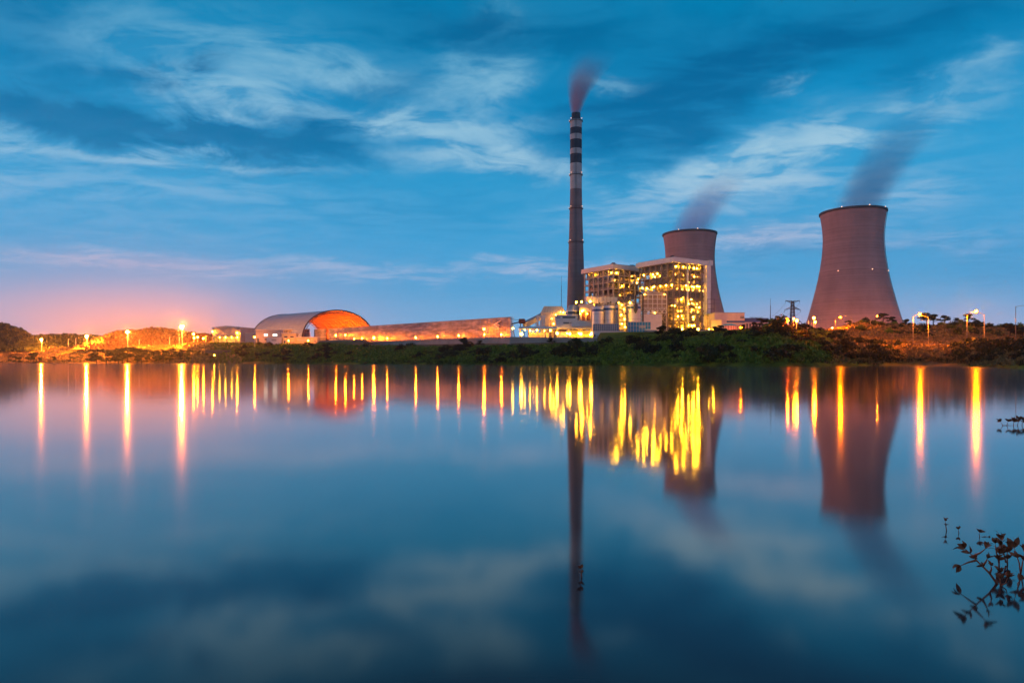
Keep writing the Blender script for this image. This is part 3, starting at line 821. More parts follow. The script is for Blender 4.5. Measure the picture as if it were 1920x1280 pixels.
# silos with blue bands
def silo(label, u0, u1, vtop, Y, dark=False):
    r = (xat(u1, Y) - xat(u0, Y)) / 2
    t = thing('silo', label, 'silo', (xat((u0 + u1) / 2, Y), Y + r, GZ - 1), 0, 'white silos with a blue band')
    h = zat(vtop, Y) - (GZ - 1)
    b = MB(); b.lathe([(r, 0), (r, h - 3.4)], 40); b.build('shell', M['silo'], t, True)
    b = MB(); b.lathe([(r + .04, h - 3.4), (r + .04, h - 1.9)], 40); b.build('blue_band', M['blue_band'], t, True)
    b = MB(); b.lathe([(r, h - 1.9), (r, h - .3), (.01, h + .5)], 40); b.build('cap', M['silo'], t, True)
    for z in (h * .25, h * .5, h * .72):
        b = MB(); b.lathe([(r + .03, z), (r + .12, z + .05), (r + .12, z + .2), (r + .03, z + .25)], 40); b.build('ring_flange', M['grey_wall'], t)
    b = MB(); b.lathe([(r - .1, h + 1.0), (r, h + 1.0), (r, h + 1.12), (r - .1, h + 1.12), (r - .1, h + 1.0)], 32)
    for j in range(14):
        a = 2 * math.pi * j / 14; b.bar(((r - .05) * math.cos(a), (r - .05) * math.sin(a), h - .3), ((r - .05) * math.cos(a), (r - .05) * math.sin(a), h + 1.1), .1)
    b.build('top_railing', M['white_steel'], t)
    b = MB(); b.box(-1.4, .2, -1, 1, h + .3, h + 2.2); b.box(.6, 1.5, -.6, .6, h + .3, h + 3.0); b.build('filter_unit', M['steel_dark'], t)
    return t
silo('white silo with a blue band, nearest the chimney', 1111.5, 1133, 574, 470)
silo('white silo with a blue band, second from the chimney', 1133.2, 1154, 572, 472)
silo('slim white silo with a blue band, right beside the glowing stair tower', 1154.5, 1162, 572, 478)
silo('widest white silo with a blue band, next to the dark vertical pipe', 1176.5, 1203.5, 569, 470)

# glowing stair tower between the silos
t, w, z = rect_thing('stair_tower', 'steel stair tower flooded with bright light between white silos', 'stair tower', 1161, 1176, 634, 466)
for i in (-.5, 0, .5):
    for y in (0, 4.5):
        b = MB(); b.bar((w * i, y, 0), (w * i, y, 25.5), .32); b.build('post', M['steel_dark'], t)
b = MB()
for k in range(9):
    zz = 2.8 * (k + 1)
    b.bar((-w / 2, 0, zz), (w / 2, 0, zz), .28); b.bar((-w / 2, 4.5, zz), (w / 2, 4.5, zz), .2)
    b.bar((-w / 2 if k % 2 else w / 2, 1, zz - 2.8), (w / 2 if k % 2 else -w / 2, 1, zz), .5, .2)
b.build('stair_flights', M['steel_dark'], t)
b = MB(); b.box(-w / 2, w / 2, 5.2, 5.4, 0, 24.5); b.build('back_panel', M['cream'], t)
for (u, v) in ((1160.6, 567.4), (1166, 572), (1170, 580), (1165, 590), (1171, 598), (1166, 607), (1172, 613)):
    p = lpx(t, u, v, 468.5); lampball(t, p, .42, M['yard'])

# dark vertical pipe with a gooseneck, beside the widest silo
t = thing('vent_pipe', 'dark vertical vent pipe with a bent top beside the widest silo', 'pipe', (xat(1205.5, 468), 468, GZ))
h = zat(549, 468) - GZ
b = MB(); b.tube([(0, 0, 0), (0, 0, h - 2), (-.6, 0, h - .6), (-2, 0, h), (-4.2, 0, h - .3), (-5, 0, h - 2), (-5, 0, h - 7)], .55, 10); b.build('duct', M['steel_dark'], t, True)
b = MB(); b.lathe([(.4, -6), (1.5, -3.5), (1.5, 0), (.5, .8), (.01, 1)], 16, (-5, 0, h - 8)); b.build('cyclone', M['steel_dark'], t, True)
t = thing('dust_collector', 'dark angular dust collector standing above the white silos', 'dust collector', (xat(1176, 474), 474, zat(571, 474)))
b = MB(); b.quad((-4, 0, 0), (-1, 0, 0), (2.6, 0, 7.2), (.6, 0, 7.2)); b.quad((-4, 3, 0), (.6, 3, 7.2), (2.6, 3, 7.2), (-1, 3, 0))
b.quad((-4, 0, 0), (.6, 0, 7.2), (.6, 3, 7.2), (-4, 3, 0)); b.quad((-1, 0, 0), (-1, 3, 0), (2.6, 3, 7.2), (2.6, 0, 7.2)); b.quad((.6, 0, 7.2), (2.6, 0, 7.2), (2.6, 3, 7.2), (.6, 3, 7.2))
b.build('hopper', M['steel_dark'], t)
b = MB(); b.box(2.6, 5, 0, 2.5, 3.5, 7); b.build('fan_box', M['steel_dark'], t)
lampball(t, (1.8, -1.2, 1.2), .6, M['yard'])
b = MB()
for x in (-3.6, 4.6):
    for y in (.2, 2.6): b.bar((x, y, -24), (x, y, .2), .3)
b.build('support_legs', M['steel_dark'], t)

# beige flue duct below the boiler house
t = thing('flue_duct', 'smooth beige flue duct running below the boiler house by the silos', 'duct', (xat(1117, 530), 530, GZ))
z0, z1 = zat(568.5, 530) - GZ, zat(556.5, 530) - GZ
L = xat(1158, 530) - xat(1117, 530)
b = MB(); b.box(0, L, 0, 8, z0, z1); b.quad((-7, 0, z1 + .5), (-7, 8, z1 + .5), (0, 8, z1), (0, 0, z1)); b.quad((-7, 0, z1 - 3), (0, 0, z0), (0, 8, z0), (-7, 8, z1 - 3)); b.quad((-7, 0, z1 - 3), (-7, 0, z1 + .5), (0, 0, z1), (0, 0, z0)); b.quad((-7, 0, z1 - 3), (-7, 8, z1 - 3), (-7, 8, z1 + .5), (-7, 0, z1 + .5))
b.build('casing', M['cream'], t)
b = MB()
for k in range(7): b.box(L * k / 6 - .15, L * k / 6 + .15, -.18, -.01, z0, z1)
b.build('stiffener_ribs', M['steel'], t)
b = MB()
for k in range(4):
    for y in (.5, 7.5): b.bar((L * (k + .3) / 4, y, 0), (L * (k + .3) / 4, y, z0), .7)
b.build('support_legs', M['steel'], t)
for (u, v, s) in ((1080.5, 566.8, .6), (1090.5, 565.8, .6), (1106.8, 565, .75), (1113, 571, .4)):
    lampball(t, lpx(t, u, v, 523), s, M['yard'])

# white framed duct module in front of the lit boiler house
t = thing('catalyst_module', 'grey casing with rounded top inside a white pipe-rail frame', 'duct module', (xat(1206, 500), 500, GZ), R(6))
w = xat(1251, 500) - xat(1206, 500); zt, zb_ = zat(546, 500) - GZ, zat(586, 500) - GZ
b = MB(); b.box(.6, w - .6, 1, 10, zb_ + 2, zt - 2.5)
n = 8
for k in range(n):
    a0, a1 = math.pi * k / n, math.pi * (k + 1) / n
    x0, x1 = w / 2 - (w / 2 - .6) * math.cos(a0), w / 2 - (w / 2 - .6) * math.cos(a1); y0, y1 = zt - 2.5 + 2.6 * math.sin(a0) ** .6, zt - 2.5 + 2.6 * math.sin(a1) ** .6
    b.quad((x0, 1, zt - 2.5), (x1, 1, zt - 2.5), (x1, 1, y1), (x0, 1, y0)); b.quad((x0, 1, y0), (x1, 1, y1), (x1, 10, y1), (x0, 10, y0))
b.build('casing', M['furnace'], t)
for lev in range(5):
    zz = zb_ + (zt - 2.5 - zb_) * lev / 4
    b = MB(); b.bar((0, -.3, zz), (w, -.3, zz), .42); b.bar((0, -.3, zz), (0, 10, zz), .36); b.bar((0, -.3, zz + 1.1), (w, -.3, zz + 1.1), .14)
    b.box(0, w, -.2, .9, zz - .2, zz - .02)
    b.build('railed_walkway', M['white_steel'], t)
for k in range(6):
    b = MB(); b.bar((w * k / 5, -.3, zb_), (w * k / 5, -.3, zt - 2), .4); b.build('post', M['white_steel'], t)
b = MB()
for k in range(5):
    x0, x1 = w * k / 5, w * (k + 1) / 5
    b.bar((x0, -.25, zb_), ((x0 + x1) / 2, -.25, zb_ + (zt - 2.5 - zb_) / 4), .3); b.bar(((x0 + x1) / 2, -.25, zb_ + (zt - 2.5 - zb_) / 4), (x1, -.25, zb_), .3)
b.build('truss', M['white_steel'], t)
for k in (0, 2, 3.6, 5):
    b = MB(); b.bar((w * k / 5, .2, 0), (w * k / 5, .2, zb_), .8); b.build('leg', M['steel'], t)
b = MB(); b.bar((w * .6, .3, zb_), (w, .3, zb_ - 8), .45); b.bar((w, .3, zb_), (w * .72, .3, zb_ - 8), .45); b.bar((w * .72, .3, zb_ - 8), (w, .3, zb_ - 15), .4); b.build('leg_bracing', M['steel'], t)
for (u, v) in ((1209, 552), (1246, 552), (1228, 586.5)): lampball(t, lpx(t, u, v, 498.4), .25, M['yard'])

# simple building block with parts
def block(name, label, cat, u0, u1, v0, vbase, Y, depth, wall, roof=None, rz=0.0, parapet=.5, windows=(), doors=(), group=None, band=None):
    t, w, z = rect_thing(name, label, cat, u0, u1, vbase, Y, rz, group)
    h = zat(v0, Y) - z
    if rz: w = w / (math.cos(rz) + depth / max(w, .1) * abs(math.sin(rz)) * .9)
    b = MB(); b.box(-w / 2, w / 2, 0, depth, -2, h - .05); b.build('wall', wall, t)
    b = MB(); b.box(-w / 2 - .25, w / 2 + .25, -.25, depth + .25, h - .05, h + parapet); b.build('roof', roof or wall, t)
    for (a0, a1, c0, c1_, m) in windows:      # fractions of width, of height
        b = MB(); b.box(-w / 2 + w * a0, -w / 2 + w * a1, -.10, -.02, h * c0, h * c1_); fr = b.build('window', m, t)
        b = MB(); b.box(-w / 2 + w * a0 - .12, -w / 2 + w * a1 + .12, -.22, -.02, h * c0 - .2, h * c0 - .02); b.build('sill', M['white_wall'], fr)
    for (a0, a1, c1_, m) in doors:
        b = MB(); b.box(-w / 2 + w * a0, -w / 2 + w * a1, -.09, -.02, 0, h * c1_); b.build('door', m, t)
    if band:
        b = MB(); b.box(-w / 2 + w * band[0], -w / 2 + w * band[1], -.14, -.02, h * band[2], h * band[3]); b.build('painted_band', band[4], t)
    return t, w, h

DG, LW, LC = M['dark_glass'], M['lit_window'], M['lit_cool']
# cluster at the chimney foot
t, w, h = block('control_block', 'pale plant block with dark strip windows below the domed silo', 'plant building', 1043, 1082, 592, 612, 500, 12, M['white_wall'], M['grey_wall'],
    windows=((.30, .92, .78, .93, DG), (.34, .62, .30, .40, DG), (.68, .8, .30, .40, DG)), band=(.0, .2, .80, .88, M['blue_band']))
t = thing('domed_silo', 'grey domed silo with a flat crown below the chimney foot', 'silo', (xat(1075.5, 515), 520, GZ))
r_ = px(12.8, 515); h1 = zat(581, 515) - GZ; h2 = zat(571, 515) - GZ
b = MB(); b.lathe([(r_, 0), (r_, h1)], 36); b.build('shell', M['silo'], t, True)
b = MB(); b.lathe([(r_ + .15, h1), (r_ * .86, h1 + (h2 - h1) * .45), (r_ * .66, h2 - .4), (r_ * .6, h2), (.01, h2 + .2)], 36); b.build('dome', M['grey_wall'], t, True)
b = MB(); b.lathe([(r_ + .05, h1 - 3.2), (r_ + .05, h1 - 1.0)], 36); b.build('dark_band', M['dark_glass'], t, True)
b = MB(); b.tube([(r_ * .62, -1, h2 - .3), (r_ + 1, -1.5, h1 + .5)], .45, 8); b.build('feed_pipe', M['yellow_wall'], t, True)
# bunker building with sloping shoulders
t = thing('bunker_building', 'brownish plant building with sloping shoulders beside the slim mast', 'plant building', (xat(1037.5, 540), 540, GZ))
w2 = px(23.5, 540); wt_ = px(16.5, 540); za, zc = zat(586, 540) - GZ, zat(573.5, 540) - GZ
b = MB(); b.box(-w2, w2, 0, 14, 0, za); b.build('wall', M['pink_wall'], t)
b = MB(); P0 = [(-w2 - .2, -.2, za), (w2 + .2, -.2, za), (w2 + .2, 14.2, za), (-w2 - .2, 14.2, za)]; P1 = [(-wt_, 2.5, zc), (wt_, 2.5, zc), (wt_, 11.5, zc), (-wt_, 11.5, zc)]
for k in range(4): b.quad(P0[k], P0[(k + 1) % 4], P1[(k + 1) % 4], P1[k])
b.quad(*P1); b.build('roof', M['cream'], t)
b = MB()
for k in range(9):
    x = -w2 + 2 * w2 * k / 8; b.bar((x, -.3, za), (x * wt_ / w2, 2.4, zc), .2)
b.build('roof_ribs', M['steel'], t)
b = MB()
for k in range(5):
    b.bar((-w2 * .25, -1.6, 2.5 * k), (w2, -1.6, 2.5 * k + (2.5 if k % 2 else 0)), .5, .25); b.bar((-w2 * .25, -1.6, 2.5 * k + 1.1), (w2, -1.6, 2.5 * k + 1.1), .15)
for k in range(4): b.bar((-w2 * .25 + w2 * .4 * k, -1.7, 0), (-w2 * .25 + w2 * .4 * k, -1.7, 14), .25)
b.build('stair_frame', M['rust'], t)
for (u, v, s) in ((1056.4, 585.8, .55), (1051, 585, .35), (1038, 607, .5), (1042, 590, .35), (1035, 597, .25)): lampball(t, lpx(t, u, v, 536.5), s, M['yard'])
# duct hall at the chimney foot with glowing bays
t, w, h = block('duct_hall', 'duct hall with two glowing orange bays at the foot of the chimney', 'plant building', 1087, 1113, 571, 612, 512, 10, M['pink_wall'])
for a in (.13, .47):
    b = MB(); b.box(-w / 2 + w * a, -w / 2 + w * (a + .30), -.12, -.02, h * .28, h * .68); b.build('open_bay', M['rust'], t)
    b = MB(); b.bar((-w / 2 + w * a, -.3, h * .28), (-w / 2 + w * a, -.3, h * .72), .5); b.bar((-w / 2 + w * (a + .3), -.3, h * .28), (-w / 2 + w * (a + .3), -.3, h * .72), .5); b.build('bay_post', M['yellow_wall'], t)
for (u, v, s) in ((1091.5, 583, .6), (1094, 581.5, .4), (1101, 588, .35), (1088, 588, .3)): lampball(t, lpx(t, u, v, 510.3), s, M['yard'])
# white sloping shed roof
t, w, z = rect_thing('pipe_shed', 'low shed with a white humped roof in front of the duct hall', 'shed', 1072, 1109, 612, 490)
h = zat(604.5, 490) - z
b = MB(); b.box(-w / 2, w / 2, 0, 8, 0, h); b.build('wall', M['white_wall'], t)
b = MB(); n = 8; pr = [(-w / 2 + w * k / n, h + 1.6 * math.sin(math.pi * min(1, .25 + k / n * .85))) for k in range(n + 1)]
for (xa, za_), (xb, zb2) in zip(pr, pr[1:]): b.quad((xa, -.3, za_), (xb, -.3, zb2), (xb, 8.3, zb2), (xa, 8.3, za_)); b.quad((xa, -.3, h), (xb, -.3, h), (xb, -.3, zb2), (xa, -.3, za_))
b.build('roof', M['white_steel'], t)
# conveyor portal and gallery
t = thing('conveyor_gallery', 'inclined conveyor gallery climbing from the coal yard to the bunker building', 'conveyor', (xat(985, 520), 520, GZ))
p0, p1 = local(t, at(984, 609, 520)), local(t, at(1018, 592, 545))
b = MB(); b.bar(p0, p1, 3.4, 3.6); b.build('gallery', M['cream'], t)
b = MB(); b.bar(p0 + Vector((0, 0, 2.1)), p1 + Vector((0, 0, 2.1)), 3.9, .4); b.build('roof', M['grey_wall'], t)
for f in (.25, .6):
    q_ = p0 + (p1 - p0) * f
    b = MB(); b.bar((q_.x - 1.2, q_.y, 0), (q_.x - .4, q_.y, q_.z - 1.8), .45); b.bar((q_.x + 1.2, q_.y, 0), (q_.x + .4, q_.y, q_.z - 1.8), .45); b.bar((q_.x - 1, q_.y, q_.z * .5), (q_.x + 1, q_.y, q_.z * .5), .3); b.build('trestle', M['concrete'], t)
t = thing('portal_frame', 'pale concrete portal frame standing below the conveyor gallery', 'portal frame', (xat(1014, 508), 508, GZ))
w = px(12, 508); h = zat(594.5, 508) - GZ
for x in (-w / 2, w * .12, w / 2):
    b = MB(); b.box(x - .7, x + .7, -.7, .7, 0, h); b.build('column', M['white_wall'], t)
b = MB(); b.box(-w / 2 - 1.2, w / 2 + 1.2, -1, 1, h, h + 1.2); b.box(-w / 2 - .5, w / 2 + .5, -.5, .5, h * .52, h * .52 + .7); b.build('cross_beam', M['white_wall'], t)
# belt boom with its red-brown drum
t = thing('belt_drum', 'round red-brown drum on the end of a dark conveyor boom', 'conveyor drum', (xat(979, 515), 515, zat(602, 515)))
b = MB(); b.tube([(-2.6, 0, 0), (-2.0, 0, 0), (1.6, 0, 0), (2.4, 0, 0)], [1.6, 1.85, 1.85, 1.3], 20); b.build('drum', M['rust'], t, True)
b = MB(); b.bar((-8, 0, -2.2), (-1.6, 0, -.5), .9); b.bar((-8.5, 0, 1.6), (-1.6, 0, .6), .3); b.build('boom', M['steel_dark'], t)
b = MB(); b.bar((1.5, 0, -1.2), (1.5, 0, zat(632, 515) - zat(602, 515)), .6); b.bar((-1.2, 0, -1.2), (-1.2, 0, zat(632, 515) - zat(602, 515)), .6); b.build('leg', M['steel_dark'], t)

# pump canopies with glaring lamps
t, w, z = rect_thing('gable_canopy', 'open canopy with a low gabled roof glowing yellow inside', 'canopy', 973, 1044, 631, 485)
h = zat(616, 485) - z; hr = zat(611.5, 485) - z
b = MB()
for ya, yb in ((-1, 5), (5, 11)):
    za, zb_ = (h, hr) if ya < 0 else (hr, h)
    b.quad((-w / 2, ya, za), (w / 2, ya, za), (w / 2, yb, zb_), (-w / 2, yb, zb_)); b.quad((-w / 2, ya, za - .25), (-w / 2, yb, zb_ - .25), (w / 2, yb, zb_ - .25), (w / 2, ya, za - .25))
b.quad((-w / 2, -1, h - .3), (w / 2, -1, h - .3), (w / 2, -1, h), (-w / 2, -1, h))
b.build('roof', M['white_steel'], t)
b = MB(); b.quad((-w / 2, -1, h), (-w / 2, 11, h), (-w / 2, 5, hr)); b.build('gable', M['yellow_wall'], t)
for k in (.03, .27, .38, .5, .62, .74, .9):
    for y in (-.6, 10.4):
        b = MB(); b.box(-w / 2 + w * k - .25, -w / 2 + w * k + .25, y - .25, y + .25, -1, h - .3); b.build('post', M['yellow_wall'], t)
b = MB(); b.box(-w * .22, w * .18, 6, 9, -1, h * .55); b.box(-w * .12, w * .02, 4, 6, -1, h * .4); b.box(w * .22, w * .3, 5, 8, -1, h * .5); b.build('pump_sets', M['pink_wall'], t)
for (u, v, s, Y) in ((993.5, 619.5, .5, 486), (1007, 618.6, .6, 486), (1032, 619.5, .6, 486), (1000, 621, .35, 488), (1021, 620, .35, 488), (984, 618, .4, 487)): lampball(t, lpx(t, u, v, Y), s, M['yard'])
t, w, z = rect_thing('flat_canopy', 'open flat-roofed canopy on pale posts beside the blue screens', 'canopy', 1044, 1115, 634, 480)
h = zat(613.5, 480) - z
b = MB(); b.box(-w / 2, w / 2, -1, 9, h - 1.0, h); b.build('roof', M['white_steel'], t)
for k in (.02, .33, .60, .66, .93):
    for y in (-.4, 8.2):
        b = MB(); b.box(-w / 2 + w * k - .32, -w / 2 + w * k + .32, y - .3, y + .3, -1, h - 1.0); b.build('post', M['yellow_wall'], t)
b = MB(); b.box(-w * .15, w * .45, 8.6, 8.8, -1, h * .75); b.build('back_wall', M['grey_wall'], t)
b = MB(); b.box(-w * .15, w * .44, 5, 5.4, -1, h * .36); b.build('low_wall', M['yellow_wall'], t)
b = MB(); b.box(-w * .45, -w * .2, 4, 7, -1, h * .6); b.build('tank_block', M['white_wall'], t)
for (u, v, s) in ((1068.5, 625.5, .8), (1063.5, 624.8, .5), (1089, 625.8, .9), (1085, 624.5, .5), (1110, 625.2, 1.05), (1107, 627.5, .6)): lampball(t, lpx(t, u, v, 479), s, M['yard'])
def post_lamp(label, u, v, Y, s, mat, group=None, h=None):
    p = at(u, v, Y); z0 = terr(p.x, p.y) - .3 if h is None else p.z - h
    t = thing('lamp_post', label, 'lamp post', (p.x, p.y, z0), 0, group)
    H_ = p.z - z0
    b = MB(); b.tube([(0, 0.3, 0), (0, .3, H_ + .4)], .16, 8); b.build('pole', M['pole'], t)
    hd = lampball(t, (0, 0, H_), s, mat, True, 'lamp')
    return t
post_lamp('lamp on a short post at the open gable end of the canopy', 977.6, 626, 478, .95, M['yard'], h=5)
post_lamp('lamp on a short post where the two canopies meet', 1044.6, 624.8, 474, .85, M['yard'], h=5)
post_lamp('lamp at the foot of the lattice post by the windbreak end', 961.5, 615.6, 520, .6, M['yard'])

# blue hoardings and low buildings in front of the silos
def screen(label, u0, u1, v0, v1, Y, mat, n):
    t, w, z = rect_thing('screen_wall', label, 'screen', u0, u1, v1, Y)
    h = zat(v0, Y) - z
    b = MB(); b.box(-w / 2, w / 2, 0, .12, -.5, h); b.build('sheet', mat, t)
    b = MB()
    for k in range(n + 1): b.bar((-w / 2 + w * k / n, -.2, -.5), (-w / 2 + w * k / n, -.2, h + .5), .22)
    for k in range(5): b.bar((-w / 2, -.2, h * k / 4), (w / 2, -.2, h * k / 4), .14)
    b.build('scaffold_frame', M['pole'], t)
    return t, w, h
screen('grey-blue sheeted screen below the row of silos', 1112, 1160, 607, 624, 462, M['grey_screen'], 12)
t, w, h = screen('bright blue sheeted screen in front of the widest silo', 1177, 1220, 603.5, 632, 455, M['blue_screen'], 8)
b = MB(); b.box(w * -.02, w * .28, -.1, -.02, h * .60, h * .78); b.build('pale_patch', M['grey_wall'], t)
block('store_shed', 'long low white shed in front of the grey-blue screen', 'shed', 1113, 1169, 622, 634, 452, 6, M['white_wall'], windows=((.02, .06, .2, .6, DG),))
block('hut', 'small pale blue hut with two lit windows beside the bright blue screen', 'hut', 1210, 1232, 618.5, 632, 445, 4, M['grey_screen'], M['white_wall'], windows=((.20, .42, .12, .34, LC), (.70, .88, .12, .34, LC)))
t, w, z = rect_thing('hut', 'dim hut with a glowing doorway under the stair tower', 'hut', 1167, 1177, 632, 450)
b = MB(); b.box(-w / 2, w / 2, 0, 4, -1, 3.4); b.build('wall', M['grey_wall'], t); b = MB(); b.box(-w * .3, w * .3, -.1, -.02, 0, 2.2); b.build('doorway', LW, t); b = MB(); b.box(-w / 2 - .3, w / 2 + .3, -.4, 4.3, 3.4, 3.7); b.build('roof', M['grey_wall'], t)
block('coal_mill_house', 'plain white building below the white pipe-rail frame', 'plant building', 1207, 1241, 590, 632, 492, 8, M['white_wall'], windows=((.1, .3, .2, .3, DG), (.62, .72, .18, .30, DG)))
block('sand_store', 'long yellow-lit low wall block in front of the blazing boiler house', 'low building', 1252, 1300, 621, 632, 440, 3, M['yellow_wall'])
block('low_block', 'low white block with a dark top edge below the lift tower', 'low building', 1302, 1333, 619.5, 634, 430, 6, M['white_wall'], M['blue_band'])
for (lab, u, v, Y, s) in (('lamp among the bushes under the dark round tree', 1258, 628, 436, .4), ('lamp on the yard in front of the yellow low wall', 1279, 616.5, 440, .55), ('lamp on the yard beside the low white block', 1309, 617.5, 436, .55)):
    post_lamp(lab, u, v, Y, s, M['plant'], h=4)

# steel frame right of the lift tower, service building and tank
t, w, z = rect_thing('pipe_rack', 'thin dark steel frame between lift tower and service building', 'steel frame', 1327, 1339, 634, 520)
for x in (-w / 2, 0, w / 2):
    b = MB(); b.bar((x, 0, 0), (x, 0, zat(560 if x else 545, 520) - z), .3); b.build('post', M['steel_dark'], t)
b = MB()
for v in (561, 570, 579, 588, 597, 606, 615): b.bar((-w / 2, 0, zat(v, 520) - z), (w / 2, 0, zat(v, 520) - z), .26)
b.box(-w / 2, w / 2, .3, 3, zat(592, 520) - z, zat(590, 520) - z); b.build('cross_beam', M['steel_dark'], t)
for (u, v, s) in ((1331, 606, .4), (1335, 612, .5), (1330, 617, .5), (1333, 590, .3)): lampball(t, lpx(t, u, v, 519), s, M['plant'])
t, w, h = block('service_building', 'pale service building with a blue stripe right of the lift tower', 'plant building', 1340, 1396, 587, 634, 505, 26, M['pink_wall'], M['grey_wall'],
    windows=((.86, .97, .78, .86, M['grey_wall']),), band=(.40, 1.0, .62, .70, M['blue_band']))
b = MB()
for k in range(3): b.box(w * (.36 + .045 * k), w * (.39 + .045 * k), -.2, -.11, h * .80, h * .85)
b.box(w * .36, w * .475, -.2, -.11, h * .87, h * .88)
b.build('roof_sign', M['steel_dark'], t)
block('annex', 'orange-lit pale annex at the foot of the service building', 'annex', 1334, 1353, 601, 634, 498, 6, M['yellow_wall'], doors=((.18, .38, .5, DG), (.55, .75, .5, M['steel'])))
post_lamp('lamp between lift tower and orange-lit annex', 1338, 616, 488, .6, M['plant'], h=6)
t, w, h = block('long_hall', 'long low hall with a deep blue top band beyond the bushes', 'plant building', 1391, 1440, 603.5, 634, 520, 14, M['pink_wall'], M['blue_band'], parapet=3.0,
    windows=tuple((.04 + .12 * k, .12 + .12 * k, .55, .9, DG) for k in range(8)))
t = thing('storage_tank', 'low round tank with a teal domed roof beside the service building', 'tank', (xat(1366, 470), 470, GZ - 2))
r_ = px(15.5, 470); h = zat(611, 470) - GZ + 2
b = MB(); b.lathe([(r_, 0), (r_, h)], 40); b.build('shell', M['pink_wall'], t, True)
b = MB(); b.lathe([(r_ + .2, h), (r_ * .95, h + .5), (r_ * .7, h + 1.1), (r_ * .35, h + 1.5), (.01, h + 1.6)], 40); b.build('roof', M['teal_roof'], t, True)
b = MB()
for j in range(20):
    a = 2 * math.pi * j / 20; b.bar((r_ * 1.02 * math.cos(a), r_ * 1.02 * math.sin(a), 0), (r_ * 1.02 * math.cos(a), r_ * 1.02 * math.sin(a), h), .25)
b.build('stiffener_ribs', M['rust'], t)
post_lamp('single orange lamp in front of the blue-banded long hall', 1389.3, 614, 440, .55, M['sodium_red'], h=6)

# masts
def mast(label, u, v0, v1, Y, w):
    t = thing('lattice_mast', label, 'mast', (xat(u, Y), Y, zat(v1, Y)))
    h = zat(v0, Y) - zat(v1, Y); b = MB()
    k_ = 3
    c = [(w * math.cos(2 * math.pi * j / k_), w * math.sin(2 * math.pi * j / k_)) for j in range(k_)]
    for (x, y) in c: b.bar((x, y, 0), (x * .3, y * .3, h * .85), .13)
    n = 16
    for k in range(n):
        f0, f1 = 1 - .7 * k / n, 1 - .7 * (k + 1) / n
        for j in range(k_):
            x, y = c[j]; x2, y2 = c[(j + 1) % k_]
            b.bar((x * f0, y * f0, h * .85 * k / n), (x2 * f1, y2 * f1, h * .85 * (k + 1) / n), .08)
    b.build('lattice', M['steel_dark'], t)
    b = MB(); b.bar((0, 0, h * .85), (0, 0, h), .16); b.build('aerial', M['steel_dark'], t)
mast('slim lattice mast rising just left of the tall chimney', 1052.5, 517, 640, 545, .55)
mast('slim lattice mast standing alone above the bushes between building and pylon', 1444.5, 560, 640, 520, .5)

# transmission pylon and its small distant twin
def pylon(label, u, vtop, Y, H_, wide):
    t = thing('pylon', label, 'pylon', (xat(u, Y), Y, zat(vtop, Y) - H_))
    def half(z):
        f = z / H_
        return (4.2 * (1 - f / .55) + 1.5 * f / .55) if f < .55 else 1.5 - .7 * (f - .55) / .45
    b = MB(); n = 14
    for k in range(n):
        z0, z1 = H_ * k / n, H_ * (k + 1) / n; a, c = half(z0), half(z1)
        cs0 = [(-a, -a), (a, -a), (a, a), (-a, a)]; cs1 = [(-c, -c), (c, -c), (c, c), (-c, c)]
        for j in range(4):
            b.bar((*cs0[j], z0), (*cs1[j], z1), .4); b.bar((*cs0[j], z0), (*cs1[(j + 1) % 4], z1), .24); b.bar((*cs0[(j + 1) % 4], z0), (*cs1[j], z1), .24)
    b.build('lattice_body', M['steel_dark'], t)
    for (z, w, droop) in ((H_, wide, .3), (H_ * .87, wide * 1.12, -2.4), (H_ * .62, wide * 1.25, -3.2)):
        b = MB(); a = half(z)
        for s in (-1, 1):
            e = (s * w, 0, z + droop)
            for y in (-a, a): b.bar((s * a, y, z), e, .3); b.bar((s * a, y, z - 1.6), e, .3)
            for f in (.3, .6): b.bar((s * (a + (w - a) * f), 0, z + droop * f), (s * (a + (w - a) * f), 0, z - 1.6 + (droop + 1.6) * f), .14)
            b.bar(e, (e[0], 0, e[2] - 1.8), .18)
        b.build('cross_arm', M['steel_dark'], t)
pylon('dark lattice pylon with three cross arms behind the bright orange lamp', 1486, 564, 540, 36, 5.6)
pylon('small distant pylon whose top just clears the blue-banded long hall', 1418, 595, 900, 34, 8.5)

# wires of the pylons
for k, (a, c, lab) in enumerate(((-5.6, 0, 'upper power line sagging away from the big pylon'), (5.6, 0, 'upper power line on the far arm of the big pylon'), (-6.3, -6.5, 'middle power line sagging away from the big pylon'), (6.3, -6.5, 'middle power line on the far arm of the big pylon'))):
    p = at(1486, 564, 540) + Vector((a, 0, c - 2)); q_ = at(1418, 595, 900) + Vector((a * 1.5, 0, c - 1))
    b = MB(); n = 18; b.tube([p + (q_ - p) * (i / n) - Vector((0, 0, 9 * (1 - (2 * i / n - 1) ** 2))) for i in range(n + 1)], .07, 5)
    tag(b.build('power_line', M['steel_dark']), lab, 'power line')

# concrete retaining wall below the yard
t = thing('retaining_wall', 'long grey concrete retaining wall below the yard and canopies', 'retaining wall', (0, 0, 0))
ptsw = PTSW
b = MB(); cp = MB()
for (u0, a0, c0, Y0), (u1, a1, c1_, Y1) in zip(ptsw, ptsw[1:]):
    p, q_ = at(u0, a0, Y0), at(u1, a1, Y1); p2, q2 = at(u0, c0 + 6, Y0), at(u1, c1_ + 6, Y1)
    off = Vector((0, 1.2, 0))
    b.quad(p2, q2, q_, p); b.quad(p, q_, q_ + off, p + off); b.quad(p + off, q_ + off, q2 + off, p2 + off)
    cp.bar(p + Vector((0, .5, .2)), q_ + Vector((0, .5, .2)), 1.9, .4)
b.build('wall_face', M['concrete'], t); cp.build('coping', M['grey_wall'], t)
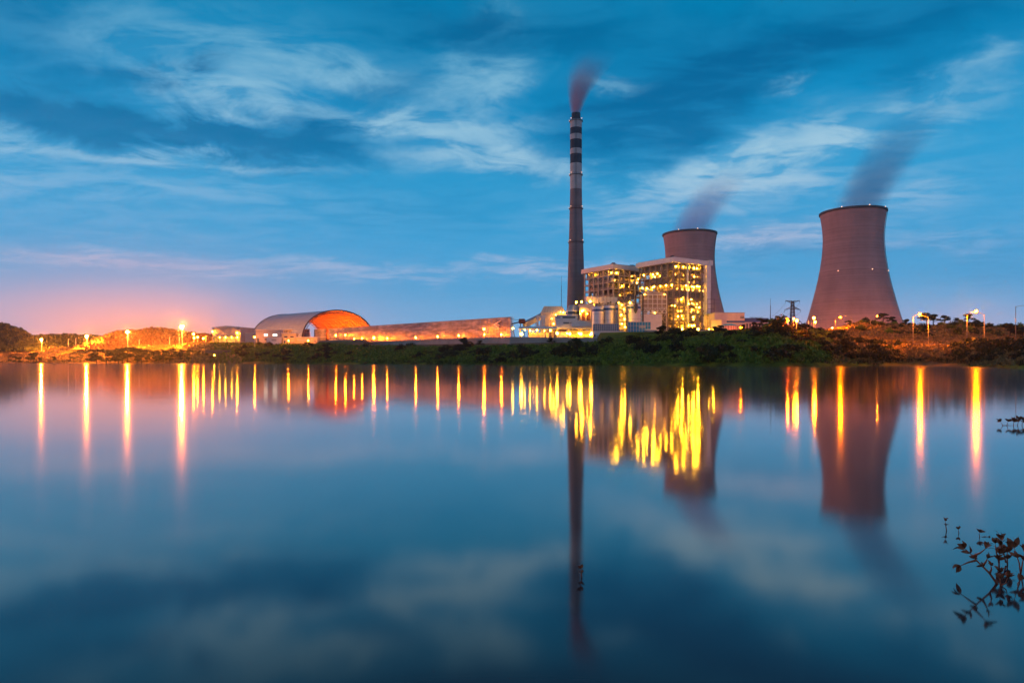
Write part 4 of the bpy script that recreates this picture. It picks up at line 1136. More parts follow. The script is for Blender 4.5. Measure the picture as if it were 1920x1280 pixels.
# yard fence on the wall
t = thing('yard_fence', 'thin post fence along the yard edge beside the canopies', 'fence', (0, 0, 0))
b = MB(); b2 = MB(); pts_ = [at(1040 + 8 * k, 633.3 + .1 * k, 459 - .9 * k) for k in range(22)]
for p in pts_: b.bar(p, p + Vector((0, 0, 1.9)), .16)
for p, q_ in zip(pts_, pts_[1:]):
    for h in (.7, 1.6): b2.bar(p + Vector((0, 0, h)), q_ + Vector((0, 0, h)), .09)
b.build('posts', M['steel_dark'], t); b2.build('rails', M['steel_dark'], t)

# ------------------------------------------------------------------ windbreak, coal shed and the left-hand buildings
M['net'] = bpy.data.materials.new('windbreak_sheet')
def net_mat():
    m = M['net']; m.use_nodes = True; t = m.node_tree; b = t.nodes['Principled BSDF']; q = G(t)
    co = q.n('ShaderNodeTexCoord').outputs['Object']; x, y, z = q.sep(co)
    b.inputs['Roughness'].default_value = .45; b.inputs['Metallic'].default_value = .35
    n1 = q.noise(q.v('MULTIPLY', co, (.35, .35, 1.6)), .22, 4, .6)
    c = q.ramp(n1, [(.34, (.045, .055, .085, 1)), (.5, (.11, .12, .17, 1)), (.64, (.27, .25, .29, 1))])
    q.put(b.inputs['Base Color'], c)
    h = q.m('SINE', q.m('MULTIPLY', x, 2 * math.pi / 1.9))
    bp = q.n('ShaderNodeBump'); bp.inputs['Strength'].default_value = .7; bp.inputs['Distance'].default_value = .25
    q.put(bp.inputs['Height'], h); t.links.new(bp.outputs[0], b.inputs['Normal'])
net_mat()
def windbreak(name, label, p0, p1, h0, h1, n, post=True):
    """p0, p1: ground points of the two ends"""
    d = Vector(p1) - Vector(p0); L = Vector((d.x, d.y, 0)).length; ang = math.atan2(d.y, d.x)
    t = thing(name, label, 'windbreak', tuple(p0), ang)
    b = MB()
    for k in range(n):
        f0, f1 = k / n, (k + 1) / n
        x0, x1 = L * f0, L * f1 - .12
        a0, a1 = d.z * f0, d.z * f1; H0, H1 = h0 + (h1 - h0) * f0, h0 + (h1 - h0) * f1
        y = .25 * math.sin(k * 1.7)
        for lev in range(4):
            zA0, zA1 = a0 + H0 * lev / 4 + (.35 if lev == 0 else .06), a1 + H1 * lev / 4 + (.35 if lev == 0 else .06)
            zB0, zB1 = a0 + H0 * (lev + 1) / 4, a1 + H1 * (lev + 1) / 4
            yy = .12 * math.sin(k * 2.3 + lev * 1.9)
            b.quad((x0, yy, zA0), (x1, -yy, zA1), (x1, -yy * .6, zB1), (x0, yy * .6, zB0))
            b.quad((x0, yy + .08, zA0), (x0, yy * .6 + .08, zB0), (x1, -yy * .6 + .08, zB1), (x1, -yy + .08, zA1))
    b.build('sheeting', M['net'], t)
    b = MB(); b2 = MB()
    for k in range(n + 1):
        f = k / n; b.bar((L * f, .7, d.z * f - 1), (L * f, .7, d.z * f + h0 + (h1 - h0) * f + .4), .35)
        if k % 4 == 0: b.bar((L * f, 5, d.z * f - 1), (L * f, .8, d.z * f + (h0 + (h1 - h0) * f) * .8), .35)
    for lev in range(5):
        b2.bar((0, .5, h0 * lev / 4), (L, .5, d.z + h1 * lev / 4), .25)
    b2.bar((0, -.1, h0 + .1), (L, -.1, d.z + h1 + .1), .35, .3)
    b.build('posts', M['steel_dark'], t); b2.build('rails', M['steel_dark'], t)
    return t
WL, WR = at(616, 643.5, 770), at(957.5, 632.5, 550)
WB = windbreak('windbreak_wall', 'long high sheeted windbreak wall glowing orange along its foot', WL, WR, zat(616.5, 770) - WL.z, zat(594.5, 550) - WR.z, 64)
windbreak('windbreak_wall', 'short dark ribbed windbreak panel under the open arch of the coal shed', at(589, 644, 790), at(611, 643.5, 775), 16, 16.3, 6)
windbreak('windbreak_wall', 'low grey ribbed windbreak behind the yellow-lit house', at(524, 642, 800), at(580, 642, 795), 14.2, 15.6, 12)
# white stair on the windbreak
pa = local(WB, at(925, 607, 566)); 
b = MB()
def wpx(u, v):
    f = (u - 616) / (957.5 - 616); Y = 1 / ((1 - f) / 770 + f / 550)
    p = local(WB, at(u, v, Y - 1.5)); return p
for a, c in (((926, 609), (939, 600.5)), ((926, 609), (935, 614)), ((929, 606.5), (936, 610))): b.bar(wpx(*a), wpx(*c), .9, .7)
b.build('stair', M['white_steel'], WB)
# lattice post at its end
t = thing('lattice_post', 'lattice steel post at the near end of the windbreak wall', 'lattice post', (WR.x + 1.2, WR.y, WR.z))
h = zat(593.5, 550) - WR.z; b = MB()
for (x, y) in ((-.9, -.9), (.9, -.9), (.9, .9), (-.9, .9)): b.bar((x, y, 0), (x, y, h), .25)
for k in range(10):
    z0, z1 = h * k / 10, h * (k + 1) / 10
    b.bar((-.9, -.9, z0), (.9, -.9, z1), .16); b.bar((.9, -.9, z0), (-.9, -.9, z1), .16); b.bar((-.9, -.9, z0), (.9, -.9, z0), .16); b.bar((.9, -.9, z0), (.9, .9, z1), .16)
b.build('lattice', M['white_steel'], t)

def coal_lamp(label, u, v, off, s, mat='wall_lamp'):
    f = (u - 616) / (957.5 - 616); Y = 1 / ((1 - f) / 770 + f / 550) - off * 2.0
    p = at(u, v, Y); f = max(0, min(1, f)); gz = WL.z + (WR.z - WL.z) * f - .5
    t = thing('yard_lamp', label, 'yard lamp', (p.x, p.y, gz), 0, 'lamps along the windbreak wall')
    b = MB(); b.tube([(0, .3, 0), (0, .3, p.z - gz)], .13, 6); b.build('pole', M['pole'], t)
    lampball(t, (0, 0, p.z - gz), s, M[mat])
for i, (u, v, off, s, lab) in enumerate((
    (629.6, 628.4, 5, .62, 'lamp near the far end of the windbreak wall, just right of the shed arch'), (647.5, 627.8, 5, .62, 'lamp in front of the windbreak wall, second from the shed arch'),
    (664, 635, 4, .5, 'small lamp low in front of the windbreak wall, third from the shed arch'), (679, 634, 4, .5, 'small lamp low in front of the windbreak wall, fourth from the shed arch'),
    (701, 633.4, 6, 1.0, 'brightest lamp along the windbreak wall, above the roadside scrub'), (726, 634, 4, .5, 'faint lamp just right of the brightest windbreak lamp'),
    (779.5, 633, 5, .62, 'lamp low in front of the middle of the windbreak wall'), (820.5, 631, 5, .62, 'lamp in front of the windbreak wall, near the dark bushes'),
    (860, 629, 4, .55, 'lamp low before the windbreak wall between the middle and its stair'), (907.5, 617, 5, .7, 'tall lamp with a soft glow on the windbreak wall left of its white stair'),
    (908, 627, 4, .5, 'low lamp under the soft glow left of the white stair'), (940, 627, 4, .6, 'lamp at the foot of the windbreak wall below its white stair'))):
    coal_lamp(lab, u, v, off, s)

# arched coal shed
t = thing('coal_shed', 'great arched coal shed open at the end, orange inside', 'coal shed', (-207, 820, 22), math.atan2(.76, .65))
# local x = across the arch, local y = along the barrel (away from the open end)
HS, HH, LEN = 52.0, 41.5, 112.0
N = 40
def arch(f, s=1.0, dh=0.0):
    a = math.pi * (1 - f); return (HS * s * math.cos(a), (HH * s) * math.sin(a) ** .82 + dh)
def shell(b, s0, s1, y0, y1, ny=1):
    for k in range(N):
        (xa, za), (xb, zb_) = arch(k / N, s0), arch((k + 1) / N, s0); (xc, zc), (xd, zd) = arch(k / N, s1), arch((k + 1) / N, s1)
        b.quad((xa, y0, za), (xb, y0, zb_), (xb, y1, zb_), (xa, y1, za))
        b.quad((xc, y0, zc), (xc, y1, zc), (xd, y1, zd), (xd, y0, zd))
        b.quad((xa, y0, za), (xc, y0, zc), (xd, y0, zd), (xb, y0, zb_)); b.quad((xa, y1, za), (xb, y1, zb_), (xd, y1, zd), (xc, y1, zc))
M['shed_roof'] = corrugated('shed_roof_metal', (.20, .27, .36), (.15, .21, .29), 3.0, .4, .1, 'z')
M['shed_in'] = pm('shed_lining', (.50, .26, .15), (.38, .19, .10), .1, .8)
M['shed_truss'] = pm('shed_truss_paint', (.16, .09, .06), None, .3, .6)
b = MB(); shell(b, 1.0, .985, 0, LEN); b.build('roof', M['shed_roof'], t, False)
b = MB(); shell(b, .984, .975, .2, LEN - .2); b.build('lining', M['shed_in'], t)
b = MB(); shell(b, 1.012, .985, -.8, -.02); b.build('front_edge', M['steel_dark'], t)
b = MB(); shell(b, 1.012, .985, LEN + .02, LEN + .8); b.build('rear_edge', M['steel_dark'], t)
b = MB()
for j in range(15):
    y = .6 + (LEN - 1.5) * j / 14
    for k in range(N):
        (xa, za), (xb, zb_) = arch(k / N, .93), arch((k + 1) / N, .93)
        b.bar((xa, y, za), (xb, y, zb_), .4)
        (xc, zc) = arch((k + .5) / N, .972)
        b.bar((xa, y, za), (xc, y, zc), .24); b.bar((xc, y, zc), (xb, y, zb_), .24)
b.build('arch_trusses', M['shed_truss'], t)
b = MB()
for k in range(0, N + 1, 2):
    xa, za = arch(k / N, .93); b.bar((xa, .6, za), (xa, LEN - .9, za), .35)
b.build('purlins', M['shed_truss'], t)
for (x, y, z, s) in ((42, 12, 9, .9), (46, 30, 9, .9), (46, 52, 9, .9), (46, 78, 9, .9), (30, 6, 6, .8), (10, 20, 5, .8), (-10, 40, 5, .8), (20, 60, 5, .9), (0, 90, 5, .9)):
    lampball(t, (x, y, z), s, M['shed_lamp'], True, 'lamp')
for x in (42, 46, 30, 10, -10, 20, 0): pass
tag_heap = MB(); n = 14
M['coal'] = pm('coal', (.02, .02, .02), (.035, .032, .03), .5, .9, bump=.6)
for j in range(n + 1):
    for k in range(n + 1):
        x = -26 + 52 * k / n; y = 10 + 92 * j / n; h = 9 * max(0, 1 - abs(x) / 26) * min(1, min(j, n - j) / 2.5)
        tag_heap.v.append((x, y, h + (.5 * fbm(x, y, .2) if h > 0 else 0)))
for j in range(n):
    for k in range(n):
        a = j * (n + 1) + k; tag_heap.f.append((a, a + 1, a + n + 2, a + n + 1))
o = tag_heap.build('coal_heap', M['coal']); o.location = (-207, 820, 21.8); o.rotation_euler = (0, 0, math.atan2(.76, .65))
tag(o, 'long dark coal heap on the floor of the arched shed', 'coal heap')

# warehouse with a lit open front
t, w, z = rect_thing('warehouse', 'grey warehouse with a shallow roof and a glowing open front', 'warehouse', 389, 460, 639, 700, R(-14))
W_, D_ = 32.0, 24.0; h = zat(613.5, 700) - z
b = MB()
b.box(-W_ / 2, W_ / 2, -.0, .3, 4.6, h); b.box(-W_ / 2 - .3, -W_ / 2, 0, D_, -1, h); b.box(W_ / 2, W_ / 2 + .3, 0, D_, -1, h); b.box(-W_ / 2, W_ / 2, D_ - .3, D_, -1, h); b.box(-W_ / 2, -W_ / 2 + 1, 0, .3, -1, 4.6)
b.build('wall', M['grey_clad'], t)
b = MB()
for s in (-1, 1): b.quad((s * (W_ / 2 + .8), -.8, h), (0, -.8, h + 1.6), (0, D_ + .8, h + 1.6), (s * (W_ / 2 + .8), D_ + .8, h))
b.quad((-W_ / 2 - .8, -.8, h - 1.0), (W_ / 2 + .8, -.8, h - 1.0), (W_ / 2 + .8, -.8, h), (0, -.8, h + 1.6), (-W_ / 2 - .8, -.8, h))
b.build('roof', M['grey_wall'], t)
for k in range(1, 6):
    b = MB(); b.box(-W_ / 2 + W_ * k / 6 - .25, -W_ / 2 + W_ * k / 6 + .25, -.1, .4, -1, 4.6); b.build('post', M['steel'], t)
b = MB(); b.box(-W_ / 2 + .3, W_ / 2 - .3, 9, 9.3, -1, 4.5); b.build('inner_wall', M['white_wall'], t)
for x in (-11, -4, 3, 10): lampball(t, (x, 4, 3.9), .55, M['yard'])
for x, zz in ((-19, 9.6), (16.6, 8)): lampball(t, (x * .82, -1.2, zz), .55, M['sodium'])
# other left-hand buildings
block('lean_to_shed', 'low lean-to shed between warehouse and office building', 'shed', 460, 480, 625, 641, 690, 9, M['grey_clad'], M['grey_wall'])
t, w, h = block('office_building', 'pale two-storey office building with two pairs of lit windows', 'office', 480, 525, 618.5, 641, 660, 10, M['grey_wall'], M['white_wall'],
    windows=((.34, .40, .50, .68, LC), (.42, .48, .50, .68, LC), (.70, .88, .50, .66, LC), (.55, .60, .12, .26, DG), (.36, .48, .14, .28, DG)), doors=((.05, .12, .3, DG),))
b = MB(); b.box(-w / 2 - .2, -w / 2 - .02, 0, 10, -1, h - .1); b.build('lit_side_wall', M['yellow_wall'], t)  # yellow skin: lamp light on this side is put into its colour
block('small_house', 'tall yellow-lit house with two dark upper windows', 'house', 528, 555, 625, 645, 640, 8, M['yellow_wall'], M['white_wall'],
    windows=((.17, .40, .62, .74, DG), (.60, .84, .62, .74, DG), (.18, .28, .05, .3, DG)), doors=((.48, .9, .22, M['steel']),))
block('small_house', 'long low yellow-lit extension beside the tall yellow-lit house', 'house', 555.5, 595, 632.5, 645.5, 638, 8, M['yellow_wall'], M['white_wall'], windows=((.05, .75, .62, .70, M['white_wall']), (.84, .94, .3, .6, M['steel'])))
block('garden_wall', 'pale low wall block in front of the office building', 'low building', 500, 530, 633, 643, 640, 5, M['white_wall'], windows=((.3, .6, .4, .75, M['grey_wall']),))
t, w, h = block('hut', 'dark low hut with a single lamp at the water side', 'hut', 385, 432, 657, 668, 655, 6, M['steel_dark'], M['steel_dark'])
lampball(t, lpx(t, 402, 666, 650), .5, M['yard'])
# lamps that light the left-hand yard
for (lab, u, v, Y, s, m) in (
    ('street lamp at the bush clump, highest of the small lamps left of the warehouse', 363, 626.3, 720, .9, 'sodium'), ('street lamp low beside the warehouse corner', 381.5, 634.3, 700, .75, 'sodium'),
    ('street lamp between the small lamps left of the warehouse', 370.5, 632, 715, .75, 'sodium'), ('street lamp lowest on the bright verge left of the warehouse', 364, 633.4, 712, .7, 'sodium'),
    ('yard lamp shining on the side of the office building', 477.5, 632, 648, .6, 'sodium'), ('yard lamp shining on the front of the tall yellow-lit house', 541, 638.5, 630, .5, 'sodium'),
    ('yard lamp shining on the low yellow-lit extension', 578, 638.5, 628, .5, 'sodium')):
    post_lamp(lab, u, v, Y, s, M[m])
# tall floodlight masts
def flood_mast(label, u, v, Y, s, mat='sodium_big'):
    p = at(u, v, Y); z0 = terr(p.x, p.y) - 1
    t = thing('floodlight_mast', label, 'floodlight mast', (p.x, p.y, z0), 0, 'floodlight masts on the far-left shore')
    H_ = p.z - z0
    b = MB(); b.tube([(0, 1.2, 0), (0, 1.2, H_ + .6)], [.32, .18], 8); b.build('pole', M['pole'], t)
    b = MB(); b.bar((-1.8 * s, 1.0, H_ + .2), (1.8 * s, 1.0, H_ + .2), .25); b.bar((0, .4, H_ + .9 * s), (0, 1.2, H_ + .9 * s), .25); b.build('crossbar', M['steel_dark'], t)
    b = MB()
    b.ball((0, 0, H_), .62 * s, 10, 8, .8)
    l = b.build('floodlight', M[mat], t)
    b = MB(); b.box(-1.3 * s, 1.3 * s, .2, .9, H_ + .82 * s, H_ + 1.05 * s); b.build('hood', M['lamp_off'], l)
flood_mast('smallest and farthest floodlight mast, below the dark hill', 77, 636.5, 880, 1.15)
flood_mast('floodlight mast between the dark hill and the broad hill', 162, 630.5, 800, 1.35)
flood_mast('floodlight mast standing before the broad wooded hill', 238.5, 622.5, 745, 1.35)
flood_mast('brightest and tallest floodlight mast, nearest the warehouse', 340.5, 613, 715, 1.7)
for (u, v, Y) in ((128, 636, 900), (142, 634, 880), (208, 629, 850), (261, 637, 780), (290, 625, 830), (318, 632, 760), (336, 632, 750), (190, 633, 860), (386, 630, 730)):
    p = at(u, v, Y); z0 = terr(p.x, p.y) - 1
    t = thing('lamp_pole', 'thin unlit pole among the orange glow of the far-left hills', 'pole', (p.x, p.y, z0), 0, 'thin poles on the far-left shore')
    b = MB(); b.tube([(0, 0, 0), (0, 0, p.z - z0)], .35, 6); b.build('shaft', M['pole'], t)
    b = MB(); b.bar((0, 0, p.z - z0), (1.6, 0, p.z - z0 + .4), .25); b.build('arm', M['pole'], t)
# ------------------------------------------------------------------ road lamps on the right
def street_lamp(label, u, v, Y, arm, lit=None, rise=1.0, arm_px=11, s=.5):
    """u, v: top of the pole; arm: -1 / 1 side of the outreach arm; lit: material of a burning lamp"""
    p = at(u, v, Y); z0 = terr(p.x, p.y) - .4
    t = thing('street_lamp', label, 'street lamp', (p.x, p.y, z0), 0, 'lamp posts along the road')
    H_ = p.z - z0; L = px(arm_px, Y)
    b = MB(); b.tube([(0, 0, 0), (0, 0, H_ * .5), (0, 0, H_)], [.17, .14, .11], 8); b.build('pole', M['pole_dull'], t, True)
    b = MB(); b.tube([(0, 0, H_ - .3), (arm * L * .35, 0, H_ + rise * .55), (arm * L * .75, 0, H_ + rise * .9), (arm * L, 0, H_ + rise)], .075, 6); b.build('arm', M['pole_dull'], t, True)
    x = arm * L
    b = MB(); b.tube([(x - arm * .5, 0, H_ + rise + .04), (x + arm * .2, 0, H_ + rise + .1), (x + arm * .9, 0, H_ + rise + .06)], [.12, .24, .10], 8); hd = b.build('lamp_head', M['lamp_off'], t, True)
    b = MB(); b.ball((x + arm * .25, -.05, H_ + rise - .12), s if lit else .16, 8, 6, .75)
    b.build('lamp_lens', M[lit] if lit else M['white_steel'], hd)
    return t
street_lamp('dim curved street lamp seen against the base of the lone cooling tower', 1549, 601, 500, -1, None, 1.0, 9)
street_lamp('unlit street lamp facing left over the ridge at the cooling tower foot', 1598, 596, 432, -1, None, 1.0, 12)
street_lamp('lit street lamp in front of the cooling tower, its arm pointing right', 1566, 598, 425, 1, 'road_lamp', 1.2, 9, .34)
street_lamp('dimly glowing street lamp, arm pointing right, before the cooling tower edge', 1632, 594.5, 430, 1, 'sodium', .8, 12, .22)
street_lamp('unlit street lamp, arm pointing left, beside the flat-topped pine', 1661, 596, 430, -1, None, .6, 12)
street_lamp('tall street lamp burning orange between two poles at the roadside', 1712, 594, 328, 1, 'road_lamp', 1.4, 12, .36)
street_lamp('unlit street lamp with arm pointing left over the bright roadside', 1740.5, 594.5, 330, -1, None, .6, 13)
street_lamp('tallest pale street lamp carrying the brightest lamp of the road', 1813, 590, 310, 1, 'road_lamp', 1.6, 16, .46)
street_lamp('street lamp with arm pointing left next to the brightest road lamp', 1845.5, 589, 325, -1, None, .6, 13)
street_lamp('unlit street lamp near the picture edge, arm pointing right', 1904.5, 574, 290, 1, None, .3, 20)
post_lamp('big orange lamp glaring beside the pylon foot on the bushy mound', 1476, 599.5, 318, .6, M['sodium_red'])
post_lamp('small lamp between the glaring orange lamp and the pylon', 1488.5, 597.3, 322, .35, M['sodium'])
post_lamp('medium lamp just right of the glaring orange lamp', 1494, 601.3, 322, .5, M['sodium'])
post_lamp('upper lamp of the close pair at the cooling tower corner', 1526, 596, 430, .65, M['sodium'])
post_lamp('lower lamp of the close pair at the cooling tower corner', 1528.5, 603.6, 420, .52, M['sodium'])
for (u, v, Y, lab) in ((1515.5, 600.5, 425, 'plain pale pole nearest the pylon side of the cooling tower'), (1521.5, 607, 415, 'short plain pale pole beside the close pair of lamps')):
    p = at(u, v, Y); z0 = terr(p.x, p.y) - .5
    t = thing('lamp_pole', lab, 'pole', (p.x, p.y, z0)); b = MB(); b.tube([(0, 0, 0), (0, 0, p.z - z0)], .16, 8); b.build('shaft', M['pole'], t)
    b = MB(); b.ball((0, 0, p.z - z0), .22, 6, 4); b.build('cap', M['pole'], t)
# yard lamps behind the ridge, round the cooling tower basin
for k, (dx_, dy_, lab) in enumerate(((-62, -66, 'basin lamp'), (-30, -78, 'basin lamp'), (12, -80, 'basin lamp'), (48, -62, 'basin lamp'))):
    post_lamp('lamp hidden behind the ridge lighting the foot of the lone cooling tower', TR[0] + dx_, 0, 1, .1, M['sodium']) if False else None
M['basin'] = em('basin_lamp', (1.0, .24, .085), 520.0)
def basin_lamp(c, ang, dist, h, s, lab):
    x, y = c[0] + dist * math.cos(R(ang)), c[1] + dist * math.sin(R(ang)); z0 = c[2] - 4
    t = thing('lamp_post', lab, 'lamp post', (x, y, z0), 0, 'lamps round the cooling tower foot')
    b = MB(); b.tube([(0, .3, 0), (0, .3, h + 4.4)], .16, 8); b.build('pole', M['pole'], t)
    lampball(t, (0, 0, h + 4), s, M['basin'])
for a in (-160, -130, -105, -78, -50): basin_lamp(TR, a, 66, 8, 1.0, 'orange lamp close round the foot of the lone cooling tower')
for a in (-70, -40, -15): basin_lamp(TL, a, 64, 9, .9, 'orange lamp close round the foot of the distant cooling tower')

# bare lit verge by the road
b = MB(); pv_ = []
for k in range(12):
    u = 1700 + 7 * k; Y0, Y1 = 326 - k * .5, 344 - k * .4
    pv_.append((xat(u, Y0), Y0)); pv_.append((xat(u, Y1), Y1))
for k in range(11):
    ps = [pv_[2 * k], pv_[2 * k + 2], pv_[2 * k + 3], pv_[2 * k + 1]]
    b.quad(*[(x, y, terr(x, y) + .22) for x, y in ps])
M['verge'] = pm('sandy_verge', (.34, .24, .15), (.22, .15, .09), .5, .95, bump=.5)
o = b.build('verge', M['verge']); tag(o, 'bare sandy road verge lit orange', 'road', kind='structure')

# ------------------------------------------------------------------ vegetation
def leaf_cloud(b, clumps, n, size, rnd, flat=.75):
    """n small leaf quads spread over the outer part of each clump (centre, radius)"""
    tot = sum(r * r for c, r in clumps)
    for c, r in clumps:
        for _ in range(max(6, int(n * r * r / tot))):
            d = Vector((rnd.gauss(0, 1), rnd.gauss(0, 1), rnd.gauss(0, 1) * flat + .15)).normalized()
            p = Vector(c) + Vector((d.x, d.y, d.z * flat)) * r * rnd.uniform(.55, 1.08) ** .6
            nrm = (d + Vector((rnd.uniform(-.8, .8), rnd.uniform(-.8, .8), rnd.uniform(-.4, .9)))).normalized()
            a = nrm.orthogonal().normalized(); q_ = nrm.cross(a)
            an = rnd.uniform(0, 6.28); a2 = a * math.cos(an) + q_ * math.sin(an); q2 = nrm.cross(a2)
            s = size * rnd.uniform(.6, 1.35)
            b.quad(p - a2 * s, p + q2 * s * .55, p + a2 * s, p - q2 * s * .55)
def shrub_mesh(seed, mat, size=.34, n=420, tall=1.0):
    rnd = random.Random(seed); b = MB()
    cl = []
    for _ in range(9):
        a = rnd.uniform(0, 6.28); d = rnd.uniform(0, 1.0)
        cl.append(((d * math.cos(a), d * math.sin(a), rnd.uniform(.25, .85) * tall * (1.2 - .55 * d)), rnd.uniform(.32, .62)))
    leaf_cloud(b, cl, n, size * .42, rnd)
    me_o = b.build('shrub', mat)
    me = me_o.data; bpy.data.objects.remove(me_o); return me
def tree_parts(seed, mat, h=1.0, spread=.42, base=.30, n=900, pine=False, leaf=.05):
    """unit-height tree: (trunk mesh, crown mesh)"""
    rnd = random.Random(seed); tb = MB(); cb = MB(); cl = []
    lean = (rnd.uniform(-.06, .06), rnd.uniform(-.06, .06))
    tb.tube([(0, 0, -.06), (lean[0] * .4, lean[1] * .4, .35), (lean[0], lean[1], .75)], [.03, .022, .010], 7)
    for k in range(9 if not pine else 11):
        z = rnd.uniform(base, .80); a = rnd.uniform(0, 6.28)
        L = spread * rnd.uniform(.45, 1.0) * (1.15 - .55 * (z - base) / (.85 - base))
        e = (lean[0] * z + L * math.cos(a), lean[1] * z + L * math.sin(a), z + rnd.uniform(.06, .20))
        tb.tube([(lean[0] * z, lean[1] * z, z * .92), ((e[0] + lean[0] * z) / 2, (e[1] + lean[1] * z) / 2, (z * .92 + e[2]) / 2 + .02), e], [.011, .008, .004], 5)
        cl.append((e, rnd.uniform(.09, .17) if not pine else rnd.uniform(.08, .14)))
        if rnd.random() < .6: cl.append(((e[0] * .55, e[1] * .55, e[2] + .05), rnd.uniform(.08, .14)))
    cl.append(((lean[0], lean[1], .86), .13)); cl.append(((lean[0] + .05, lean[1], .93), .08))
    leaf_cloud(cb, cl, n, leaf, rnd, .6 if pine else .8)
    o1 = tb.build('trunk', M['bark']); o2 = cb.build('crown', mat)
    a, c = o1.data, o2.data; bpy.data.objects.remove(o1); bpy.data.objects.remove(o2)
    return a, c
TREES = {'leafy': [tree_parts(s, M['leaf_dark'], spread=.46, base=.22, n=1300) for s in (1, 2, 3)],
         'pine': [tree_parts(s, M['leaf_pine'], spread=.36, base=.42, n=900, pine=True, leaf=.045) for s in (11, 12, 13)],
         'low': [tree_parts(s, M['leaf_mid'], spread=.60, base=.16, n=1300) for s in (21, 22)]}
def put_tree(kind, k, x, y, h, label, group=None, wide=1.0, sink=.3):
    z = terr(x, y)
    t = thing('pine_tree' if kind == 'pine' else 'tree', label, 'tree', (x, y, z - sink), random.uniform(0, 6.28), group)
    tr, cr = TREES[kind][k % len(TREES[kind])]
    for nm, me in (('trunk', tr), ('crown', cr)):
        o = bpy.data.objects.new(nm, me); COL.objects.link(o); o.parent = t
        o.scale = (h * wide, h * wide, h)
    return t
def tree_px(kind, k, u, vtop, Y, h, label, wide=1.0, group=None):
    """tree whose crown top is seen at (u, vtop) and whose trunk stands on the ground at distance Y"""
    x = xat(u, Y); g_ = terr(x, Y); hh = zat(vtop, Y) - g_
    return put_tree(kind, k, x, Y, max(h, hh + .3), label, group, wide)
# skyline of the ridge
for a in (
    ('pine', 0, 1656, 588, 458, 6, 'flat-topped pine rising highest beside the unlit lamp at the tower edge', 1.5), ('pine', 1, 1673, 594, 455, 5, 'broad pine next to the flat-topped pine on the ridge', 1.6),
    ('pine', 2, 1737, 587, 448, 7, 'tall pine behind the orange roadside lamp', 1.3), ('pine', 0, 1750, 590, 450, 7, 'dense pine at the shoulder of the ridge behind the roadside lamp', 1.5),
    ('pine', 1, 1771, 592, 452, 6, 'lone open-crowned pine standing clear against the sky', 1.7), ('pine', 2, 1795, 596, 450, 5, 'rounded pine between the open-crowned pine and the tallest lamp', 1.7),
    ('pine', 0, 1815, 589, 446, 6, 'slender pine directly behind the tallest pale lamp', 1.5), ('leafy', 1, 1838, 607, 440, 4, 'low round tree on the ridge right of the brightest road lamp', 1.4),
    ('leafy', 2, 1855, 609, 436, 4, 'small dark tree where the ridge begins to fall', 1.3), ('pine', 1, 1894, 607, 400, 5, 'dark spreading tree close to the last lamp pole', 1.7),
    ('pine', 2, 1918, 613, 380, 5, 'dark tree cut by the picture edge', 1.6), ('leafy', 0, 1703, 598, 452, 4, 'bushy tree on the ridge left of the roadside lamps', 1.5), ('leafy', 2, 1622, 603, 462, 4, 'low bushy tree on the ridge in front of the cooling tower', 1.6),
    ('leafy', 0, 1592, 613, 445, 4, 'small bushy tree at the ridge start under the cooling tower', 1.5),
    ('leafy', 0, 1247, 610.5, 400, 6, 'dark round tree standing before the blazing boiler house', 1.55), ('leafy', 1, 1296, 614, 385, 5, 'dark bushy tree before the low white block', 1.4),
    ('leafy', 2, 1348, 613.5, 372, 5, 'dense dark tree before the orange-lit annex', 1.6), ('leafy', 0, 1395, 612, 360, 4, 'dark shrubby tree below the blue-banded long hall', 1.5),
    ('leafy', 1, 1428, 598, 350, 5, 'dark tree on the left shoulder of the bushy mound', 1.7), ('low', 0, 1456, 592.5, 345, 5, 'reddish lit tree on top of the bushy mound beside the glaring lamp', 1.5),
    ('leafy', 2, 1507, 611, 352, 4, 'small tree on the right shoulder of the bushy mound', 1.6), ('leafy', 0, 1584, 620, 352, 5, 'small dark tree below the lit lamp of the cooling tower foot', 1.2),
    ('leafy', 1, 868, 640.5, 505, 6, 'spreading dark tree on the slope below the windbreak wall', 1.9), ('leafy', 2, 838, 647, 480, 4, 'low dark tree left of the spreading tree on the slope', 1.6), ('leafy', 0, 903, 647, 480, 4, 'low dark tree right of the spreading tree on the slope', 1.6),
    ('leafy', 0, 1036, 641, 455, 4, 'small dark bush tree at the retaining wall', 1.7), ('leafy', 2, 578, 641, 610, 4, 'dark tree below the yellow-lit extension', 1.6), ('leafy', 1, 1078, 642, 430, 4, 'small dark tree at the bank top below the canopies', 1.6)):
    kind, k, u, vt, Y, h, lab, wd = a
    tree_px(kind, k, u, vt, Y, h, lab, wd)
# the clump on the left shore
rnd = random.Random(5)
for i, (u, vt, Y) in enumerate(((182, 660, 690), (200, 655, 690), (222, 652, 688), (240, 651, 686), (258, 651, 684), (276, 654, 682), (297, 656, 678), (318, 653, 672), (338, 654, 668), (356, 655, 662), (374, 657, 655), (388, 662, 650), (230, 660, 676), (266, 660, 672), (306, 662, 668), (345, 662, 655))):
    tree_px('leafy', i, u, vt, Y, 4, 'dark leafy tree in the shoreline clump below the floodlight masts', 1.25 + .3 * rnd.random(), 'trees of the shoreline clump')
for i, (u, vt) in enumerate(((70, 660), (152, 664), (136, 668), (98, 668), (30, 668))):
    Y = 740; tree_px('leafy', i, u, vt, Y, 3, 'small round tree on the dry far-left field', 1.5, 'small trees on the far-left field')
